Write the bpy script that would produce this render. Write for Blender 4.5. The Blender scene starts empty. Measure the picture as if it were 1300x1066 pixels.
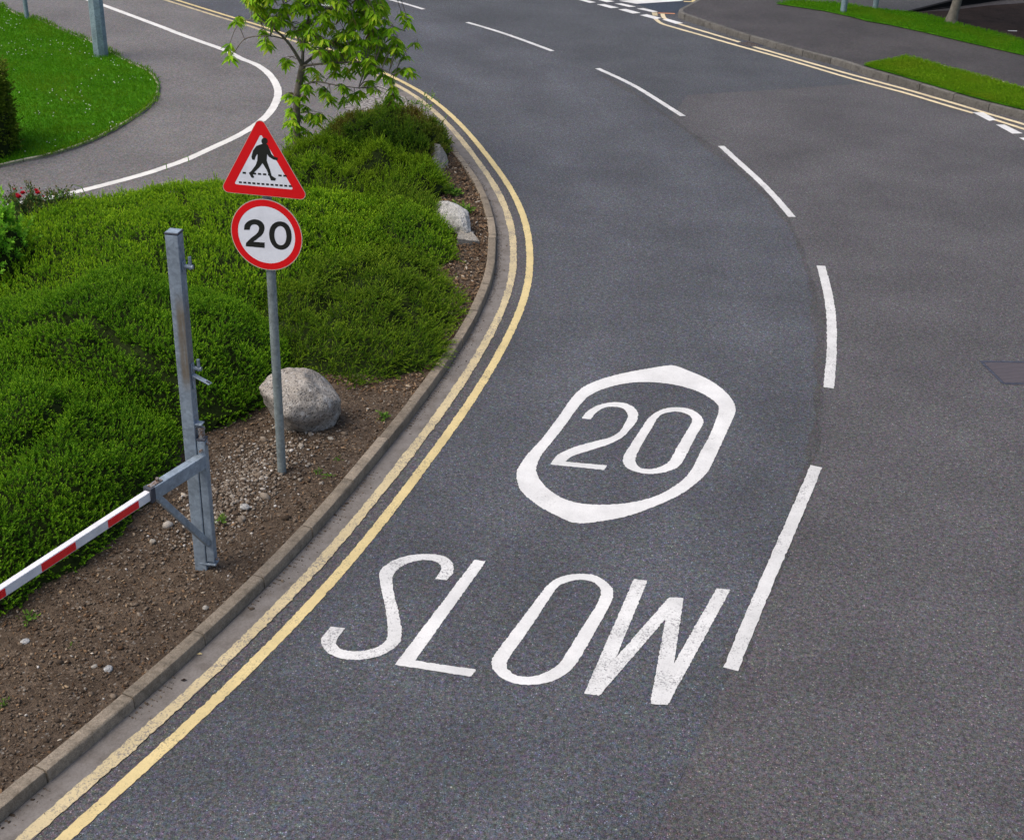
import bpy, bmesh, math, random
import numpy as np
from mathutils import Vector, Matrix, noise
from mathutils.geometry import tessellate_polygon

random.seed(7)
RNG = np.random.default_rng(11)
scene = bpy.context.scene
C = scene.collection

# ------------------------------------------------------------------ camera model (photo 1300 px wide)
FPX, PITCH, ROLL, CAM_H = 1700.0, 0.46154733767924827, -0.03235948336419734, 7.015775171719241
PX, PY = 650.0, 488.0
_cr, _sr = math.cos(ROLL), math.sin(ROLL)
_R = np.array([1.0, 0, 0]); _U = np.array([0, math.sin(PITCH), math.cos(PITCH)]); _F = np.array([0, math.cos(PITCH), -math.sin(PITCH)])
CAMX = _cr * _R - _sr * _U
CAMY = _sr * _R + _cr * _U
CAMP = np.array([0, 0, CAM_H])


def ray(x, y):
    return (x - PX) * CAMX - (y - PY) * CAMY + FPX * _F


def at(x, y, z=0.0):
    """where the sight line through a photo point meets the level z"""
    d = ray(x, y)
    return CAMP + d * ((z - CAM_H) / d[2])


def at_plane(x, y, o, n):
    d = ray(x, y)
    return CAMP + d * (np.dot(np.asarray(o) - CAMP, n) / np.dot(d, n))


def at_depth(x, y, Y):
    d = ray(x, y)
    return CAMP + d * (Y / d[1])


def px_of(p):
    v = np.asarray(p, float) - CAMP
    w = v @ _F
    return PX + FPX * (v @ CAMX) / w, PY - FPX * (v @ CAMY) / w


def zm(pts, x0, y0, s):
    """points measured on an enlarged crop -> photo pixels"""
    return [(x0 + x / s, y0 + y / s) for x, y in pts]


# ------------------------------------------------------------------ object helpers
def tag(o, label=None, cat=None, group=None, kind=None):
    if label: o['label'] = label
    if cat: o['category'] = cat
    if group: o['group'] = group
    if kind: o['kind'] = kind
    return o


def empty(name, loc, label=None, cat=None, group=None):
    o = bpy.data.objects.new(name, None)
    o.location = Vector([float(c) for c in loc]); o.empty_display_size = .1
    C.objects.link(o)
    return tag(o, label, cat, group)


def link(name, me, mat, parent=None, kind=None):
    """vertices are in world space; a parented mesh gets shifted to its parent's base"""
    o = bpy.data.objects.new(name, me)
    for m in (mat if isinstance(mat, (list, tuple)) else [mat]):
        me.materials.append(m)
    C.objects.link(o)
    if parent is not None:
        o.parent = parent
        t = Vector((0, 0, 0)); p = parent
        while p is not None:
            t += p.location; p = p.parent
        me.transform(Matrix.Translation(-t))
    if kind: o['kind'] = kind
    return o


def np_mesh(name, V, Fq, smooth=False, attrs=None):
    """V (n,3), Fq (m,k) with constant k"""
    V = np.asarray(V, np.float32); Fq = np.asarray(Fq, np.int32)
    me = bpy.data.meshes.new(name)
    me.vertices.add(len(V)); me.vertices.foreach_set('co', V.ravel())
    k = Fq.shape[1]
    me.loops.add(Fq.size); me.loops.foreach_set('vertex_index', Fq.ravel())
    me.polygons.add(len(Fq)); me.polygons.foreach_set('loop_start', np.arange(0, Fq.size, k, dtype=np.int32))
    if smooth: me.polygons.foreach_set('use_smooth', np.ones(len(Fq), bool))
    for an, arr in (attrs or {}).items():
        a = me.attributes.new(an, 'FLOAT', 'POINT'); a.data.foreach_set('value', np.asarray(arr, np.float32))
    me.update(calc_edges=True); me.validate()
    return me


def bm_mesh(name, bm, smooth=False, angle=None):
    bmesh.ops.recalc_face_normals(bm, faces=bm.faces)
    me = bpy.data.meshes.new(name); bm.to_mesh(me); bm.free()
    if smooth:
        me.polygons.foreach_set('use_smooth', np.ones(len(me.polygons), bool))
        if angle is not None:
            try: me.set_sharp_from_angle(angle=angle)
            except Exception: pass
    return me


def catmull(P, n=8, closed=False):
    P = [np.asarray(p, float) for p in P]; out = []
    N = len(P)
    for i in range(N if closed else N - 1):
        if closed: a, b, c, d = P[i - 1], P[i], P[(i + 1) % N], P[(i + 2) % N]
        else: a, b, c, d = P[max(i - 1, 0)], P[i], P[i + 1], P[min(i + 2, N - 1)]
        for t in np.linspace(0, 1, n, endpoint=False):
            out.append(.5 * (2 * b + (c - a) * t + (2 * a - 5 * b + 4 * c - d) * t * t + (3 * b - a - 3 * c + d) * t ** 3))
    if not closed: out.append(P[-1])
    return np.array(out)


def resample(P, step):
    P = np.asarray(P); d = np.r_[0, np.cumsum(np.linalg.norm(np.diff(P, axis=0), axis=1))]
    n = max(2, int(d[-1] / step) + 1); s = np.linspace(0, d[-1], n)
    return np.stack([np.interp(s, d, P[:, k]) for k in range(P.shape[1])], 1)


def smooth_line(P, it):
    P = P.copy()
    for _ in range(it): P[1:-1] = .25 * P[:-2] + .5 * P[1:-1] + .25 * P[2:]
    return P


def normals2(P):
    t = np.gradient(P[:, :2], axis=0); t /= np.linalg.norm(t, axis=1)[:, None] + 1e-9
    return np.stack([t[:, 1], -t[:, 0]], 1)          # to the right of travel


def offset(P, d):
    Q = P.copy(); Q[:, :2] += normals2(P) * (np.asarray(d)[:, None] if np.ndim(d) else d); return Q


def ribbon(P, w, z, rag=.0):
    n = normals2(P); m = len(P); w = np.broadcast_to(w, (m,))
    r = RNG.normal(0, rag, (m, 2)) if rag else np.zeros((m, 2))
    L = np.c_[P[:, :2] - n * (w / 2 + r[:, 0])[:, None], np.full(m, z)]
    R = np.c_[P[:, :2] + n * (w / 2 + r[:, 1])[:, None], np.full(m, z)]
    V = np.r_[L, R]; i = np.arange(m - 1)
    return V, np.stack([i, i + m, i + m + 1, i + 1], 1)


def ragged(loop, step=.018, amp=.0025):
    """subdivide a closed world outline and roughen it by the size of the chippings"""
    P = np.r_[loop, loop[:1]]; P = resample(P, step)[:-1]
    P[:, :2] += RNG.normal(0, amp, (len(P), 2)); return P


def poly_mesh(name, loops, z=None):
    loops = [[Vector((p[0], p[1], p[2] if z is None else z)) for p in l] for l in loops]
    tris = tessellate_polygon(loops); V = [v for l in loops for v in l]
    me = bpy.data.meshes.new(name); me.from_pydata([tuple(v) for v in V], [], [tuple(t) for t in tris]); me.update()
    bm = bmesh.new(); bm.from_mesh(me)
    for f in bm.faces:
        f.normal_update()
        if z is not None and f.normal.z < 0: f.normal_flip()
    bm.to_mesh(me); bm.free()
    return me


def add_box(bm, c, X, Y, Z, sx, sy, sz, bevel=0.0):
    c, X, Y, Z = [Vector([float(k) for k in v]) for v in (c, X, Y, Z)]
    vs = [bm.verts.new(c + X * (i * sx / 2) + Y * (j * sy / 2) + Z * (k * sz / 2)) for i in (-1, 1) for j in (-1, 1) for k in (-1, 1)]
    fs = [(0, 1, 3, 2), (4, 6, 7, 5), (0, 4, 5, 1), (2, 3, 7, 6), (0, 2, 6, 4), (1, 5, 7, 3)]
    F = [bm.faces.new([vs[i] for i in f]) for f in fs]
    if bevel:
        es = list({e for f in F for e in f.edges})
        bmesh.ops.bevel(bm, geom=es, offset=bevel, segments=2, affect='EDGES', profile=.5)


def add_tube(bm, pts, radii, seg=12, cap=True):
    pts = [Vector([float(k) for k in p]) for p in pts]
    if not hasattr(radii, '__len__'): radii = [radii] * len(pts)
    rings = []; prev = None
    for i, p in enumerate(pts):
        t = (pts[min(i + 1, len(pts) - 1)] - pts[max(i - 1, 0)]).normalized()
        a = Vector((1, 0, 0)) if prev is None else prev
        if abs(a.dot(t)) > .95: a = Vector((0, 1, 0))
        u = (a - t * a.dot(t)).normalized(); v = t.cross(u); prev = u
        rings.append([bm.verts.new(p + (u * math.cos(2 * math.pi * k / seg) + v * math.sin(2 * math.pi * k / seg)) * radii[i]) for k in range(seg)])
    for a, b in zip(rings[:-1], rings[1:]):
        for k in range(seg): bm.faces.new((a[k], a[(k + 1) % seg], b[(k + 1) % seg], b[k]))
    if cap:
        bm.faces.new(rings[0][::-1]); bm.faces.new(rings[-1])


# ------------------------------------------------------------------ materials
class NT:
    def __init__(s, name):
        s.m = bpy.data.materials.new(name); s.m.use_nodes = True
        s.t = s.m.node_tree; s.t.nodes.clear()
        s.out = s.t.nodes.new('ShaderNodeOutputMaterial')

    def n(s, typ, **kw):
        o = s.t.nodes.new(typ)
        for k, v in kw.items():
            if k.startswith('i_'):
                o.inputs[k[2:].replace('_', ' ')].default_value = v
            else: setattr(o, k, v)
        return o

    def l(s, a, b): s.t.links.new(a, b)

    def coord(s):
        if not hasattr(s, '_c'):
            s._c = s.n('ShaderNodeNewGeometry').outputs['Position']
        return s._c

    def noise(s, scale, detail=3, rough=.55, vec=None, dist=0):
        o = s.n('ShaderNodeTexNoise'); o.inputs['Scale'].default_value = scale; o.inputs['Detail'].default_value = detail
        o.inputs['Roughness'].default_value = rough; o.inputs['Distortion'].default_value = dist
        s.l(vec or s.coord(), o.inputs['Vector']); return o.outputs['Fac']

    def voro(s, scale, feature='F1', out='Distance', vec=None):
        o = s.n('ShaderNodeTexVoronoi', feature=feature); o.inputs['Scale'].default_value = scale
        s.l(vec or s.coord(), o.inputs['Vector']); return o.outputs[out]

    def ramp(s, fac, stops, interp='LINEAR'):
        o = s.n('ShaderNodeValToRGB'); cr = o.color_ramp; cr.interpolation = interp
        while len(cr.elements) > len(stops): cr.elements.remove(cr.elements[-1])
        while len(cr.elements) < len(stops): cr.elements.new(.5)
        for e, (p, c) in zip(cr.elements, stops):
            e.position = p; e.color = (*c, 1) if hasattr(c, '__len__') else (c, c, c, 1)
        s.l(fac, o.inputs['Fac']); return o.outputs['Color']

    def mix(s, fac, a, b, mode='MIX'):
        o = s.n('ShaderNodeMix', data_type='RGBA', blend_type=mode)
        for i, v in ((0, fac), (6, a), (7, b)):
            sock = o.inputs[i]
            if hasattr(v, 'is_linked'): s.l(v, sock)
            elif hasattr(v, '__len__'): sock.default_value = (*v, 1)
            else: sock.default_value = v if i == 0 else (v, v, v, 1)
        return o.outputs[2]

    def math(s, op, a, b=0.0):
        o = s.n('ShaderNodeMath', operation=op)
        for sock, v in ((o.inputs[0], a), (o.inputs[1], b)):
            if hasattr(v, 'is_linked'): s.l(v, sock)
            else: sock.default_value = v
        return o.outputs[0]

    def bump(s, h, strength=.5, dist=.01):
        o = s.n('ShaderNodeBump'); o.inputs['Strength'].default_value = strength; o.inputs['Distance'].default_value = dist
        s.l(h, o.inputs['Height']); return o.outputs['Normal']

    def done(s, col, rough=.85, metal=0.0, normal=None, spec=.3, trans=None):
        p = s.n('ShaderNodeBsdfPrincipled')
        for sock, v in ((p.inputs['Base Color'], col), (p.inputs['Roughness'], rough), (p.inputs['Metallic'], metal)):
            if hasattr(v, 'is_linked'): s.l(v, sock)
            elif hasattr(v, '__len__'): sock.default_value = (*v, 1)
            else: sock.default_value = v
        p.inputs['Specular IOR Level'].default_value = spec
        if normal is not None: s.l(normal, p.inputs['Normal'])
        sh = p.outputs[0]
        if trans:
            t = s.n('ShaderNodeBsdfTranslucent')
            if hasattr(col, 'is_linked'): s.l(col, t.inputs['Color'])
            else: t.inputs['Color'].default_value = (*col, 1)
            mx = s.n('ShaderNodeMixShader'); mx.inputs[0].default_value = trans
            s.l(sh, mx.inputs[1]); s.l(t.outputs[0], mx.inputs[2]); sh = mx.outputs[0]
        s.l(sh, s.out.inputs['Surface'])
        return s.m


def asphalt(name, dark, mid, light, brown, blue, stone=130, patch=.24, bumpd=.006, grain=.8, tracks=False):
    s = NT(name)
    v = s.n('ShaderNodeTexVoronoi', feature='F1'); v.inputs['Scale'].default_value = stone
    s.l(s.coord(), v.inputs['Vector'])
    sep = s.n('ShaderNodeSeparateColor'); s.l(v.outputs['Color'], sep.inputs[0])
    base = s.ramp(sep.outputs[0], [(0, dark), (.3, mid), (.8, tuple(1.1 * c for c in mid)), (.93, light), (.982, light), (1, tuple(min(1, c * 2.6) for c in light))])
    hue = s.ramp(sep.outputs[1], [(0, brown), (.3, (1, 1, 1)), (.66, (1, 1, 1)), (1, blue)])
    c = s.mix(1.0, base, hue, 'MULTIPLY')
    gap = s.ramp(v.outputs['Distance'], [(.25, 1.0), (.72, .45)])
    c = s.mix(.75, c, gap, 'MULTIPLY')
    # blotches the size of a hand, then of a car
    b1 = s.ramp(s.noise(9, 4, .65), [(.3, tuple(.86 + .2 * (x - .9) for x in brown)), (.5, 1.0), (.7, tuple(1.04 * x for x in blue))])
    c = s.mix(.8, c, b1, 'MULTIPLY')
    o = s.n('ShaderNodeTexNoise'); o.inputs['Scale'].default_value = 34; o.inputs['Detail'].default_value = 2; s.l(s.coord(), o.inputs['Vector'])
    c = s.mix(.55, c, s.mix(1.0, o.outputs['Color'], 2.0, 'MULTIPLY'), 'MULTIPLY')
    b2 = s.ramp(s.noise(.55, 4, .6), [(.3, 1 - patch), (.7, 1 + patch * .6)])
    c = s.mix(1.0, c, b2, 'MULTIPLY')
    b3 = s.ramp(s.noise(30, 2, .5), [(.36, .58), (.5, 1.0), (.66, 1.25)])
    c = s.mix(.7, c, b3, 'MULTIPLY')
    b4 = s.ramp(s.noise(17, 4, .75), [(.34, .70), (.5, 1.0), (.66, 1.26)])
    c = s.mix(grain, c, b4, 'MULTIPLY')
    if tracks:                                       # polished wheel tracks and the dark drip line between them
        a = s.n('ShaderNodeAttribute', attribute_name='across')
        u = s.math('ADD', a.outputs['Fac'], s.math('MULTIPLY', s.math('SUBTRACT', s.noise(.5, 3), .5), .14))
        tr = s.ramp(u, [(0, .88), (.1, .98), (.2, 1.0), (.3, 1.10), (.4, 1.0), (.52, .93), (.64, 1.0), (.75, 1.10), (.86, 1.0), (1, .96)])
        c = s.mix(1.0, c, tr, 'MULTIPLY')
    h = s.math('SUBTRACT', s.noise(60, 2), s.math('MULTIPLY', v.outputs['Distance'], .8))
    return s.done(c, .82, normal=s.bump(h, .7, bumpd), spec=.35)


M = {}
M['road_left'] = asphalt('asphalt_blue_grey', .032, (.094, .099, .110), (.155, .163, .18), (1.12, .98, .86), (.88, 1.0, 1.2), tracks=True)
M['road_right'] = asphalt('asphalt_brown_grey', .036, (.105, .102, .106), (.166, .163, .168), (1.1, 1.0, .92), (.94, .98, 1.08))
M['road_far'] = asphalt('asphalt_mid_grey', .028, (.081, .087, .096), (.135, .145, .158), (1.1, .98, .9), (.92, 1.0, 1.15))
M['road_new'] = asphalt('asphalt_new_blue', .02, (.035, .05, .075), (.07, .08, .1), (1.05, 1, .95), (.9, 1, 1.15), patch=.15)
M['path'] = asphalt('asphalt_footpath', .08, (.182, .171, .167), (.22, .21, .205), (1.04, 1.0, .97), (.97, 1, 1.03), stone=160, patch=.2, bumpd=.002, grain=.3)
M['pavement'] = asphalt('asphalt_pavement_shaded', .03, (.062, .056, .057), (.11, .1, .1), (1.06, 1.0, .95), (.96, 1, 1.05), stone=160, patch=.3, bumpd=.003, grain=.4)  # base colour lowered to hold the shade of the far tree crowns
M['car_park'] = asphalt('asphalt_car_park', .035, (.065, .065, .066), (.11, .11, .11), (1.05, 1.0, .97), (.97, 1, 1.04), stone=150, patch=.15, bumpd=.003)


def gutter_mat():
    s = NT('gutter_concrete')
    c = s.ramp(s.noise(5, 5, .65), [(.25, (.105, .09, .077)), (.5, (.165, .15, .137)), (.75, (.205, .19, .178))])
    c = s.mix(.5, c, s.ramp(s.noise(70, 3), [(.35, .7), (.6, 1.08)]), 'MULTIPLY')
    return s.done(c, .85, normal=s.bump(s.noise(120, 3), .35, .003))


def ramp_island(s):
    g = s.n('ShaderNodeNewGeometry'); return g.outputs['Random Per Island']


def kerb_mat(name, tint):
    s = NT(name)
    n1 = s.noise(6, 5, .7)
    c = s.ramp(n1, [(.25, tuple(.48 * t for t in tint)), (.48, tint), (.75, tuple(1.3 * t for t in tint))])
    c = s.mix(.55, c, s.ramp(s.noise(26, 5, .75), [(.35, (.45, .40, .33)), (.55, (1.05, 1.02, .98))]), 'MULTIPLY')
    c = s.mix(.6, c, s.ramp(s.noise(110, 2), [(.4, .75), (.62, 1.3)]), 'MULTIPLY')
    c = s.mix(1.0, c, s.ramp(ramp_island(s), [(0, .80), (1, 1.14)]), 'MULTIPLY')
    return s.done(c, .9, normal=s.bump(s.noise(80, 4), .6, .008))


M['gutter'] = gutter_mat()
M['kerb'] = kerb_mat('kerb_concrete_stained', (.235, .20, .155))
M['kerb_far'] = kerb_mat('kerb_concrete_grey', (.115, .112, .105))
M['edging'] = kerb_mat('path_edging_concrete', (.36, .34, .26))


def paint(name, col, worn, amount=.5, fine=.55):
    s = NT(name)
    c = s.mix(1.0, col, s.ramp(s.noise(2.0, 5, .65), [(.3, .80), (.65, 1.03)]), 'MULTIPLY')
    c = s.mix(.35, c, s.ramp(s.noise(75, 3, .7), [(.35, .72), (.55, 1.02)]), 'MULTIPLY')
    w = s.math('ADD', s.math('MULTIPLY', s.noise(62, 3, .75), .75), s.math('MULTIPLY', s.noise(2.2, 5, .65), .4))
    f = s.ramp(w, [(fine + .1 - amount * .12, 0.0), (fine + .17 - amount * .10, 1.0)])
    c = s.mix(f, c, worn)
    return s.done(c, .7, normal=s.bump(s.noise(90, 3), .5, .004), spec=.35)


M['white_paint'] = paint('thermoplastic_white', (.655, .655, .645), (.2, .2, .2), .1, .6)
M['white_worn'] = paint('thermoplastic_white_worn', (.64, .64, .63), (.2, .2, .205), .35, .555)
M['white_dash'] = paint('thermoplastic_white_dash', (.60, .60, .59), (.2, .2, .205), .25, .565)
M['path_white'] = paint('path_line_white', (.68, .67, .64), (.3, .28, .26), .1, .6)
M['yellow_paint'] = paint('thermoplastic_yellow', (.62, .50, .245), (.22, .19, .12), .25, .56)
M['yellow_pale'] = paint('thermoplastic_yellow_faded', (.55, .455, .265), (.19, .172, .15), .5, .54)
M['red_paint'] = paint('thermoplastic_orange', (.45, .2, .1), (.15, .12, .1), .3, .6)


def soil_mat():
    s = NT('soil_brown')
    c = s.ramp(s.noise(7, 6, .7), [(.25, (.044, .031, .021)), (.5, (.092, .067, .047)), (.75, (.15, .115, .084))])
    c = s.mix(.8, c, s.ramp(s.noise(45, 5, .75), [(.3, .45), (.5, 1.0), (.72, 1.7)]), 'MULTIPLY')
    v = s.n('ShaderNodeTexVoronoi', feature='F1'); v.inputs['Scale'].default_value = 55
    s.l(s.coord(), v.inputs['Vector'])
    sep = s.n('ShaderNodeSeparateColor'); s.l(v.outputs['Color'], sep.inputs[0])
    c = s.mix(s.ramp(sep.outputs[0], [(.86, 0.0), (.9, .8)]), c, s.ramp(sep.outputs[1], [(0, (.09, .055, .03)), (.6, (.15, .11, .075)), (1, (.28, .26, .23))]))
    h = s.math('ADD', s.noise(40, 5, .7), s.math('MULTIPLY', s.noise(9, 4), 1.2))
    return s.done(c, .95, normal=s.bump(h, 1.0, .03), spec=.15)


M['soil'] = soil_mat()
s = NT('bed_brown_with_shade')
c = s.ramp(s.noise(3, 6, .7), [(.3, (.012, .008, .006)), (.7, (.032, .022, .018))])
M['dark_bed'] = s.done(c, .95, normal=s.bump(s.noise(25, 5), .8, .02), spec=.1)  # tree shade over the far bed is mixed into this dark brown



def chips_mat(name, stops, rough=.9):
    s = NT(name); c = s.ramp(ramp_island(s), stops)
    c = s.mix(.4, c, s.ramp(s.noise(90, 3), [(.35, .6), (.6, 1.15)]), 'MULTIPLY')
    return s.done(c, rough, spec=.2)


M['wood_chip'] = chips_mat('wood_chip_mulch', [(0, (.05, .028, .015)), (.35, (.11, .065, .035)), (.7, (.2, .125, .07)), (.93, (.3, .22, .14)), (1, (.45, .4, .33))])
M['pebble'] = chips_mat('pebble_mixed', [(0, (.06, .043, .03)), (.3, (.12, .09, .065)), (.6, (.18, .145, .11)), (.9, (.28, .25, .21)), (1, (.5, .48, .45))])
M['clod'] = chips_mat('soil_clod', [(0, (.045, .032, .022)), (.5, (.105, .077, .055)), (1, (.19, .15, .11))])


def leaf_mat(name, dark, mid, tip, trans=.3, rough=.55, patch=None, tipw=1.0, spec=.08):
    """leaf colour by its own random number, by young growth at the shoot's tip ('tip') and by plant patches"""
    s = NT(name)
    a = s.n('ShaderNodeAttribute', attribute_name='tip')
    c = s.ramp(ramp_island(s), [(0, dark), (.55, mid), (.965, tuple(min(1, x * 1.35) for x in mid)), (.985, (.15, .115, .045)), (1, (.13, .09, .04))])
    f = s.math('MULTIPLY', s.math('POWER', a.outputs['Fac'], 2.0), tipw)
    big = s.noise(1.6, 3, .6)
    f = s.math('MULTIPLY', f, s.ramp(big, [(.3, .35), (.65, 1.15)]))
    c = s.mix(f, c, tip)
    if patch is not None:
        c = s.mix(s.ramp(s.noise(.9, 3, .55), [(.48, 0.0), (.66, .65)]), c, patch)
    return s.done(c, rough, spec=spec, trans=trans)


M['leaf_clipped'] = leaf_mat('clipped_shrub_leaf', (.018, .072, .004), (.058, .18, .006), (.22, .41, .016))
M['leaf_clipped_light'] = leaf_mat('clipped_shrub_leaf_light', (.030, .10, .004), (.095, .24, .008), (.33, .52, .018))
M['leaf_juniper'] = leaf_mat('juniper_leaf', (.018, .055, .005), (.062, .15, .009), (.25, .37, .022), trans=.25)
M['leaf_cover'] = leaf_mat('ground_cover_leaf', (.024, .08, .004), (.075, .195, .008), (.26, .42, .018), patch=(.18, .27, .012))
M['leaf_cotoneaster'] = leaf_mat('cotoneaster_leaf', (.024, .075, .006), (.07, .165, .01), (.19, .30, .02), patch=(.20, .085, .035))
M['leaf_broad'] = leaf_mat('broad_leaf', (.05, .18, .012), (.13, .36, .02), (.26, .52, .04), trans=.35, rough=.5)
M['leaf_rose'] = leaf_mat('rose_leaf', (.025, .085, .018), (.06, .16, .03), (.15, .12, .04), trans=.25)
M['grass_light'] = leaf_mat('verge_grass', (.06, .16, .003), (.11, .25, .005), (.2, .36, .012), trans=.3, patch=(.17, .26, .01), tipw=.7)
M['leaf_hedge'] = leaf_mat('tall_hedge_leaf', (.025, .065, .005), (.07, .14, .01), (.16, .22, .02), trans=.25)
M['leaf_tree'] = leaf_mat('young_tree_leaf', (.11, .28, .012), (.26, .50, .02), (.54, .62, .05), trans=.5, rough=.45, tipw=.8)
M['leaf_far'] = leaf_mat('street_tree_leaf', (.02, .05, .01), (.04, .09, .015), (.07, .14, .02))
M['leaf_weed'] = leaf_mat('weed_leaf', (.05, .12, .02), (.10, .22, .03), (.2, .32, .05))
M['grass'] = leaf_mat('lawn_grass', (.036, .14, .002), (.066, .22, .003), (.13, .32, .008), trans=.3, patch=(.13, .235, .008), tipw=.7)
s = NT('turf_green')
c = s.ramp(s.noise(2.0, 5, .65), [(.3, (.032, .125, .002)), (.55, (.052, .185, .003)), (.75, (.09, .22, .006))])
c = s.mix(.7, c, s.ramp(s.noise(38, 4, .7), [(.3, .5), (.6, 1.25)]), 'MULTIPLY')
M['turf'] = s.done(c, .9, normal=s.bump(s.noise(45, 4), .9, .03), spec=.1)
s = NT('shrub_twigs'); M['twig'] = s.done(s.ramp(s.noise(30, 4), [(.3, (.008, .014, .003)), (.7, (.022, .036, .007))]), .9, spec=.1)
s = NT('bark_grey_brown')
c = s.ramp(s.noise(14, 5, .7), [(.3, (.09, .075, .06)), (.6, (.18, .155, .125)), (.8, (.25, .225, .18))])
M['bark'] = s.done(c, .9, normal=s.bump(s.noise(40, 4), .7, .01))
s = NT('bark_pale_grey')
c = s.ramp(s.noise(9, 5, .7), [(.3, (.10, .09, .075)), (.6, (.17, .155, .13)), (.8, (.24, .22, .19))])
M['bark_pale'] = s.done(c, .9, normal=s.bump(s.noise(30, 4), .6, .01))


def galv(name, tint=(.265, .325, .385), rust=None):
    s = NT(name)
    v = s.n('ShaderNodeTexVoronoi', feature='F1'); v.inputs['Scale'].default_value = 38
    s.l(s.coord(), v.inputs['Vector'])
    sep = s.n('ShaderNodeSeparateColor'); s.l(v.outputs['Color'], sep.inputs[0])
    c = s.mix(1.0, tint, s.ramp(sep.outputs[0], [(0, .82), (1, 1.12)]), 'MULTIPLY')
    c = s.mix(.85, c, s.ramp(s.noise(5, 5, .7), [(.3, .62), (.6, 1.05), (.8, 1.2)]), 'MULTIPLY')
    c = s.mix(s.ramp(s.noise(16, 5, .75), [(.62, 0.0), (.75, .55)]), c, (.55, .57, .58))
    r = .5
    if rust is not None:                             # one run of rust down the post
        g = s.n('ShaderNodeNewGeometry'); sp = s.n('ShaderNodeSeparateXYZ'); s.l(g.outputs['Position'], sp.inputs[0])
        mp = s.n('ShaderNodeMapping'); mp.inputs['Scale'].default_value = (40, 40, 2.5); s.l(g.outputs['Position'], mp.inputs['Vector'])
        st = s.noise(1.0, 4, .6, vec=mp.outputs[0])
        zz = s.ramp(s.math('DIVIDE', sp.outputs[2], 4.0), [(rust[0] / 4, 0.0), (rust[0] / 4 + .04, 1.0), (rust[1] / 4 - .05, 1.0), (rust[1] / 4, 0.0)])
        dx = s.math('ABSOLUTE', s.math('SUBTRACT', s.math('ADD', s.math('MULTIPLY', sp.outputs[0], .986), s.math('MULTIPLY', sp.outputs[1], -.164)), rust[2]))
        xx = s.ramp(dx, [(.024, 1.0), (.05, 0.0)])
        f = s.math('MULTIPLY', s.math('MULTIPLY', zz, xx), s.ramp(st, [(.25, .35), (.55, .8)]))
        c = s.mix(f, c, (.155, .115, .06))
    return s.done(c, r, metal=.25, normal=s.bump(s.noise(25, 3), .15, .003), spec=.4)


M['galv'] = galv('galvanised_steel')
M['galv_pole'] = galv('galvanised_sign_pole', (.24, .285, .29))
M['galv_lamp'] = galv('galvanised_lamp_column', (.22, .30, .34))
M['yellow_far'] = paint('thermoplastic_yellow_far', (.66, .56, .36), (.24, .2, .14), .1, .62)
s = NT('dark_cap'); M['dark'] = s.done((.05, .055, .07), .6)
s = NT('bolt_rust'); M['bolt'] = s.done(s.ramp(s.noise(60, 3), [(.4, (.3, .31, .32)), (.6, (.16, .09, .05))]), .6, metal=.4)


def plain(name, col, rough=.45, spec=.4, dirt=.12):
    s = NT(name)
    c = s.mix(1.0, col, s.ramp(s.noise(7, 5, .7), [(.3, 1 - dirt), (.65, 1.02)]), 'MULTIPLY')
    return s.done(c, rough, spec=spec)


M['sign_white'] = plain('sign_face_white', (.78, .81, .87), .4, dirt=.12)
M['sign_red'] = plain('sign_face_red', (.72, .004, .008), .4, dirt=.12)
M['sign_black'] = plain('sign_face_black', (.012, .014, .012), .45, dirt=0.0)
M['sign_edge'] = plain('sign_edge_pale', (.55, .45, .38), .5)
M['sign_back'] = plain('sign_back_grey', (.25, .26, .27), .5)
M['boom_white'] = plain('boom_white_paint', (.72, .72, .74), .4, dirt=.2)
M['boom_red'] = plain('boom_red_tape', (.84, .005, .010), .4, dirt=.15)
M['petal'] = plain('rose_petal_red', (.62, .03, .06), .5, dirt=.2)
M['clover'] = plain('clover_white', (.62, .64, .56), .6)
M['litter'] = plain('white_paper', (.6, .6, .6), .6)


def stone(name, a, b, speck, lichen):
    s = NT(name)
    c = s.ramp(s.noise(5, 6, .7), [(.3, a), (.65, b)])
    v = s.n('ShaderNodeTexVoronoi', feature='F1'); v.inputs['Scale'].default_value = 75
    s.l(s.coord(), v.inputs['Vector'])
    sep = s.n('ShaderNodeSeparateColor'); s.l(v.outputs['Color'], sep.inputs[0])
    c = s.mix(.8, c, s.ramp(sep.outputs[0], [(0, speck), (.16, speck), (.22, 1.0), (.85, 1.05), (1, 1.3)]), 'MULTIPLY')
    c = s.mix(s.ramp(s.noise(11, 6, .75), [(.56, 0.0), (.68, .7)]), c, lichen)
    c = s.mix(s.ramp(s.noise(24, 6, .8), [(.57, 0.0), (.66, .75)]), c, tuple(.25 * x for x in a))
    return s.done(c, .88, normal=s.bump(s.math('ADD', s.noise(16, 6, .7), s.noise(60, 4)), .7, .02), spec=.2)


M['granite'] = stone('granite_boulder', (.2, .175, .15), (.36, .335, .3), .28, (.56, .56, .55))
M['pale_rock'] = stone('pale_boulder', (.25, .25, .24), (.42, .42, .41), .5, (.58, .59, .6))
M['flat_rock'] = stone('flat_stone', (.22, .2, .17), (.34, .32, .28), .55, (.42, .4, .36))
s = NT('cobble_setts')
v = s.n('ShaderNodeTexVoronoi', feature='F1'); v.inputs['Scale'].default_value = 17; s.l(s.coord(), v.inputs['Vector'])
c = s.ramp(v.outputs['Distance'], [(.3, (.30, .285, .27)), (.62, (.18, .165, .155)), (.8, (.08, .07, .065))])
c = s.mix(.6, c, s.ramp(s.noise(30, 4), [(.35, .65), (.6, 1.2)]), 'MULTIPLY')
M['cobble'] = s.done(c, .9, normal=s.bump(s.math('MULTIPLY', v.outputs['Distance'], -1.0), .8, .03))
s = NT('manhole_iron')
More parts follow.
